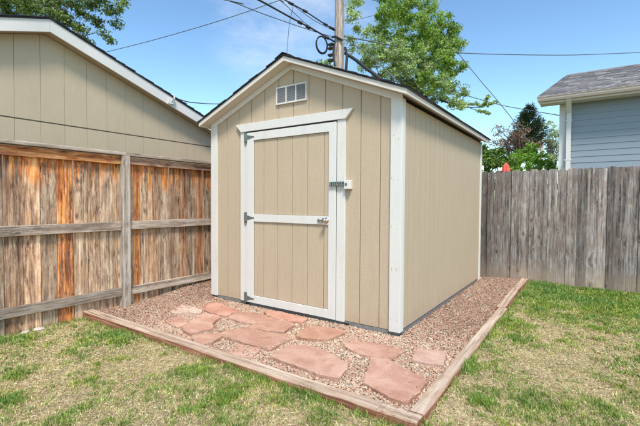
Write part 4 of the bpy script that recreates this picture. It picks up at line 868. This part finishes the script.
def blades():
    CO = []; CC = []; IDX = []; off = 0
    def emit(P, h, wd, lean, col):
        nonlocal off
        n = len(P); a = rng.uniform(0, 2*math.pi, n); la = rng.uniform(0, 2*math.pi, n); z = lawn_z(P[:, 0], P[:, 1])
        s = np.stack([np.cos(a), np.sin(a), np.zeros(n)], 1)*wd[:, None]*.5; l = np.stack([np.cos(la), np.sin(la), np.zeros(n)], 1)
        b = np.stack([P[:, 0], P[:, 1], z-.004], 1); m = b+l*(h*lean*.35)[:, None]+np.array([0, 0, 1])*(h*.6)[:, None]*np.sqrt(np.maximum(.02, 1-lean*.55))[:, None]
        t = b+l*(h*lean)[:, None]+np.array([0, 0, 1])*(h*np.sqrt(np.maximum(.03, 1-np.minimum(lean, 1)**2)))[:, None]
        co = np.stack([b-s, b+s, m+s*.8, m-s*.8, t], 1).reshape(-1, 3); i = np.arange(n)[:, None]*5+off
        IDX.append((i+np.array([0, 1, 2, 0, 2, 3, 3, 2, 4])).ravel()); CO.append(co); CC.append(np.repeat(col, 5, 0)); off += n*5
    gc = np.array([(.18,.30,.05),(.25,.36,.07),(.34,.42,.10),(.45,.47,.15),(.11,.21,.045)]); sc = np.array([(.76,.62,.36),(.66,.52,.28),(.82,.71,.47),(.52,.39,.21),(.64,.58,.28)])
    for (n, d0, d1, hs, ws) in ((225000, 1.7, 3.6, 1.0, .0036), (160000, 3.4, 5.6, 1.05, .0055), (75000, 5.4, 9.0, 1.15, .0095)):
        P = lawn_pts(n, d0, d1); g = green(P[:, 0], P[:, 1]); u = rng.random(n)
        isg = u < (.12+.85*g); k = (rng.random(n) < (.55+.45*np.minimum(1, g)))
        h = (.016+.029*np.clip(g, 0, 1.3)*rng.uniform(.5, 1.3, n))*hs
        col = np.where(isg[:, None], gc[rng.integers(0, 5, n)], sc[rng.integers(0, 5, n)])*rng.uniform(.75, 1.25, (n, 1))
        deep = np.clip(g-.9, 0, .5)[:, None]*2*isg[:, None]; col = col*(1-deep*.22*np.array([1.2, .5, .5])); col = col*(.72+.56*fbm(P[:, 0], P[:, 1], 14, 51, 3))[:, None]
        yel = (fbm(P[:, 0], P[:, 1], 3.3, 31, 3) > .55)[:, None]*isg[:, None]; col = np.where(yel, col*np.array([1.2, 1.08, .9]), col)
        lean = np.where(isg, rng.uniform(.1, .85, n), rng.uniform(.5, 1.0, n)); wd = ws*rng.uniform(.6, 1.3, n)*(1+.3*g)
        emit(P[k], h[k], wd[k], lean[k], col[k])
    # fringe: longer blades against timbers and fences
    n = 9000; t = rng.random(n); which = rng.integers(0, 4, n)
    P = np.stack([np.where(which == 0, -4.45+3.7*t, np.where(which == 1, TX1+.004+abs(rng.normal(0, .02, n)), np.where(which == 2, FX+.02+abs(rng.normal(0, .03, n)), TX1+5*t))),
                  np.where(which == 0, TY0-.004-abs(rng.normal(0, .02, n)), np.where(which == 1, TY0+4.9*t, np.where(which == 2, TY0-2.5*t, BY-.01-abs(rng.normal(0, .04, n)))))], 1)
    g = green(P[:, 0], P[:, 1]); k = rng.random(n) < .25+.6*g; P = P[k]; n = len(P); g = g[k]
    emit(P, rng.uniform(.03, .075, n)*(.6+.5*g), np.full(n, .005)*rng.uniform(.6, 1.4, n), rng.uniform(.1, .8, n), gc[rng.integers(0, 5, n)]*rng.uniform(.8, 1.3, (n, 1)))
    co = np.concatenate(CO); o = link('grass', fastmesh('grass', co, 3, np.concatenate(IDX), GRASSM, np.concatenate(CC)))
    tag(o, 'patchy half dry grass of the lawn, green and straw coloured', 'grass', kind='stuff')
blades()
# dry thatch lying flat over the soil, with a few curled leaves
n = 60000; P = lawn_pts(n, 1.7, 7.2); g = green(P[:, 0], P[:, 1]); k = rng.random(n) < np.clip(1.1-g*.7, .15, 1); P = P[k]; n = len(P)
a = rng.uniform(0, 2*math.pi, n); L = rng.uniform(.012, .04, n); wd = rng.uniform(.0015, .004, n)*(1+np.hypot(P[:, 0], P[:, 1])/5); big = rng.random(n) < .012; wd[big] = .012; L[big] = .022
z = lawn_z(P[:, 0], P[:, 1])+rng.uniform(.002, .016, n); d = np.stack([np.cos(a), np.sin(a), rng.normal(0, .15, n)], 1); s = np.stack([-np.sin(a), np.cos(a), rng.normal(0, .3, n)], 1)
c = np.stack([P[:, 0], P[:, 1], z], 1); co = np.stack([c-d*(L/2)[:, None], c+s*(wd/2)[:, None], c+d*(L/2)[:, None], c-s*(wd/2)[:, None]], 1).reshape(-1, 3)
cc = np.array([(.70,.58,.36),(.76,.66,.45),(.48,.37,.22),(.28,.19,.11),(.50,.35,.21)])[rng.integers(0, 5, n)]*rng.uniform(.8, 1.2, (n, 1))
o = link('dry_thatch', fastmesh('dry_thatch', co, 3, (np.arange(n)[:, None]*4+np.array([0, 1, 2, 0, 2, 3])).ravel(), GRASSM, np.repeat(cc, 4, 0)))
tag(o, 'dry straw and curled leaf litter lying between the grass blades', 'straw', kind='stuff')
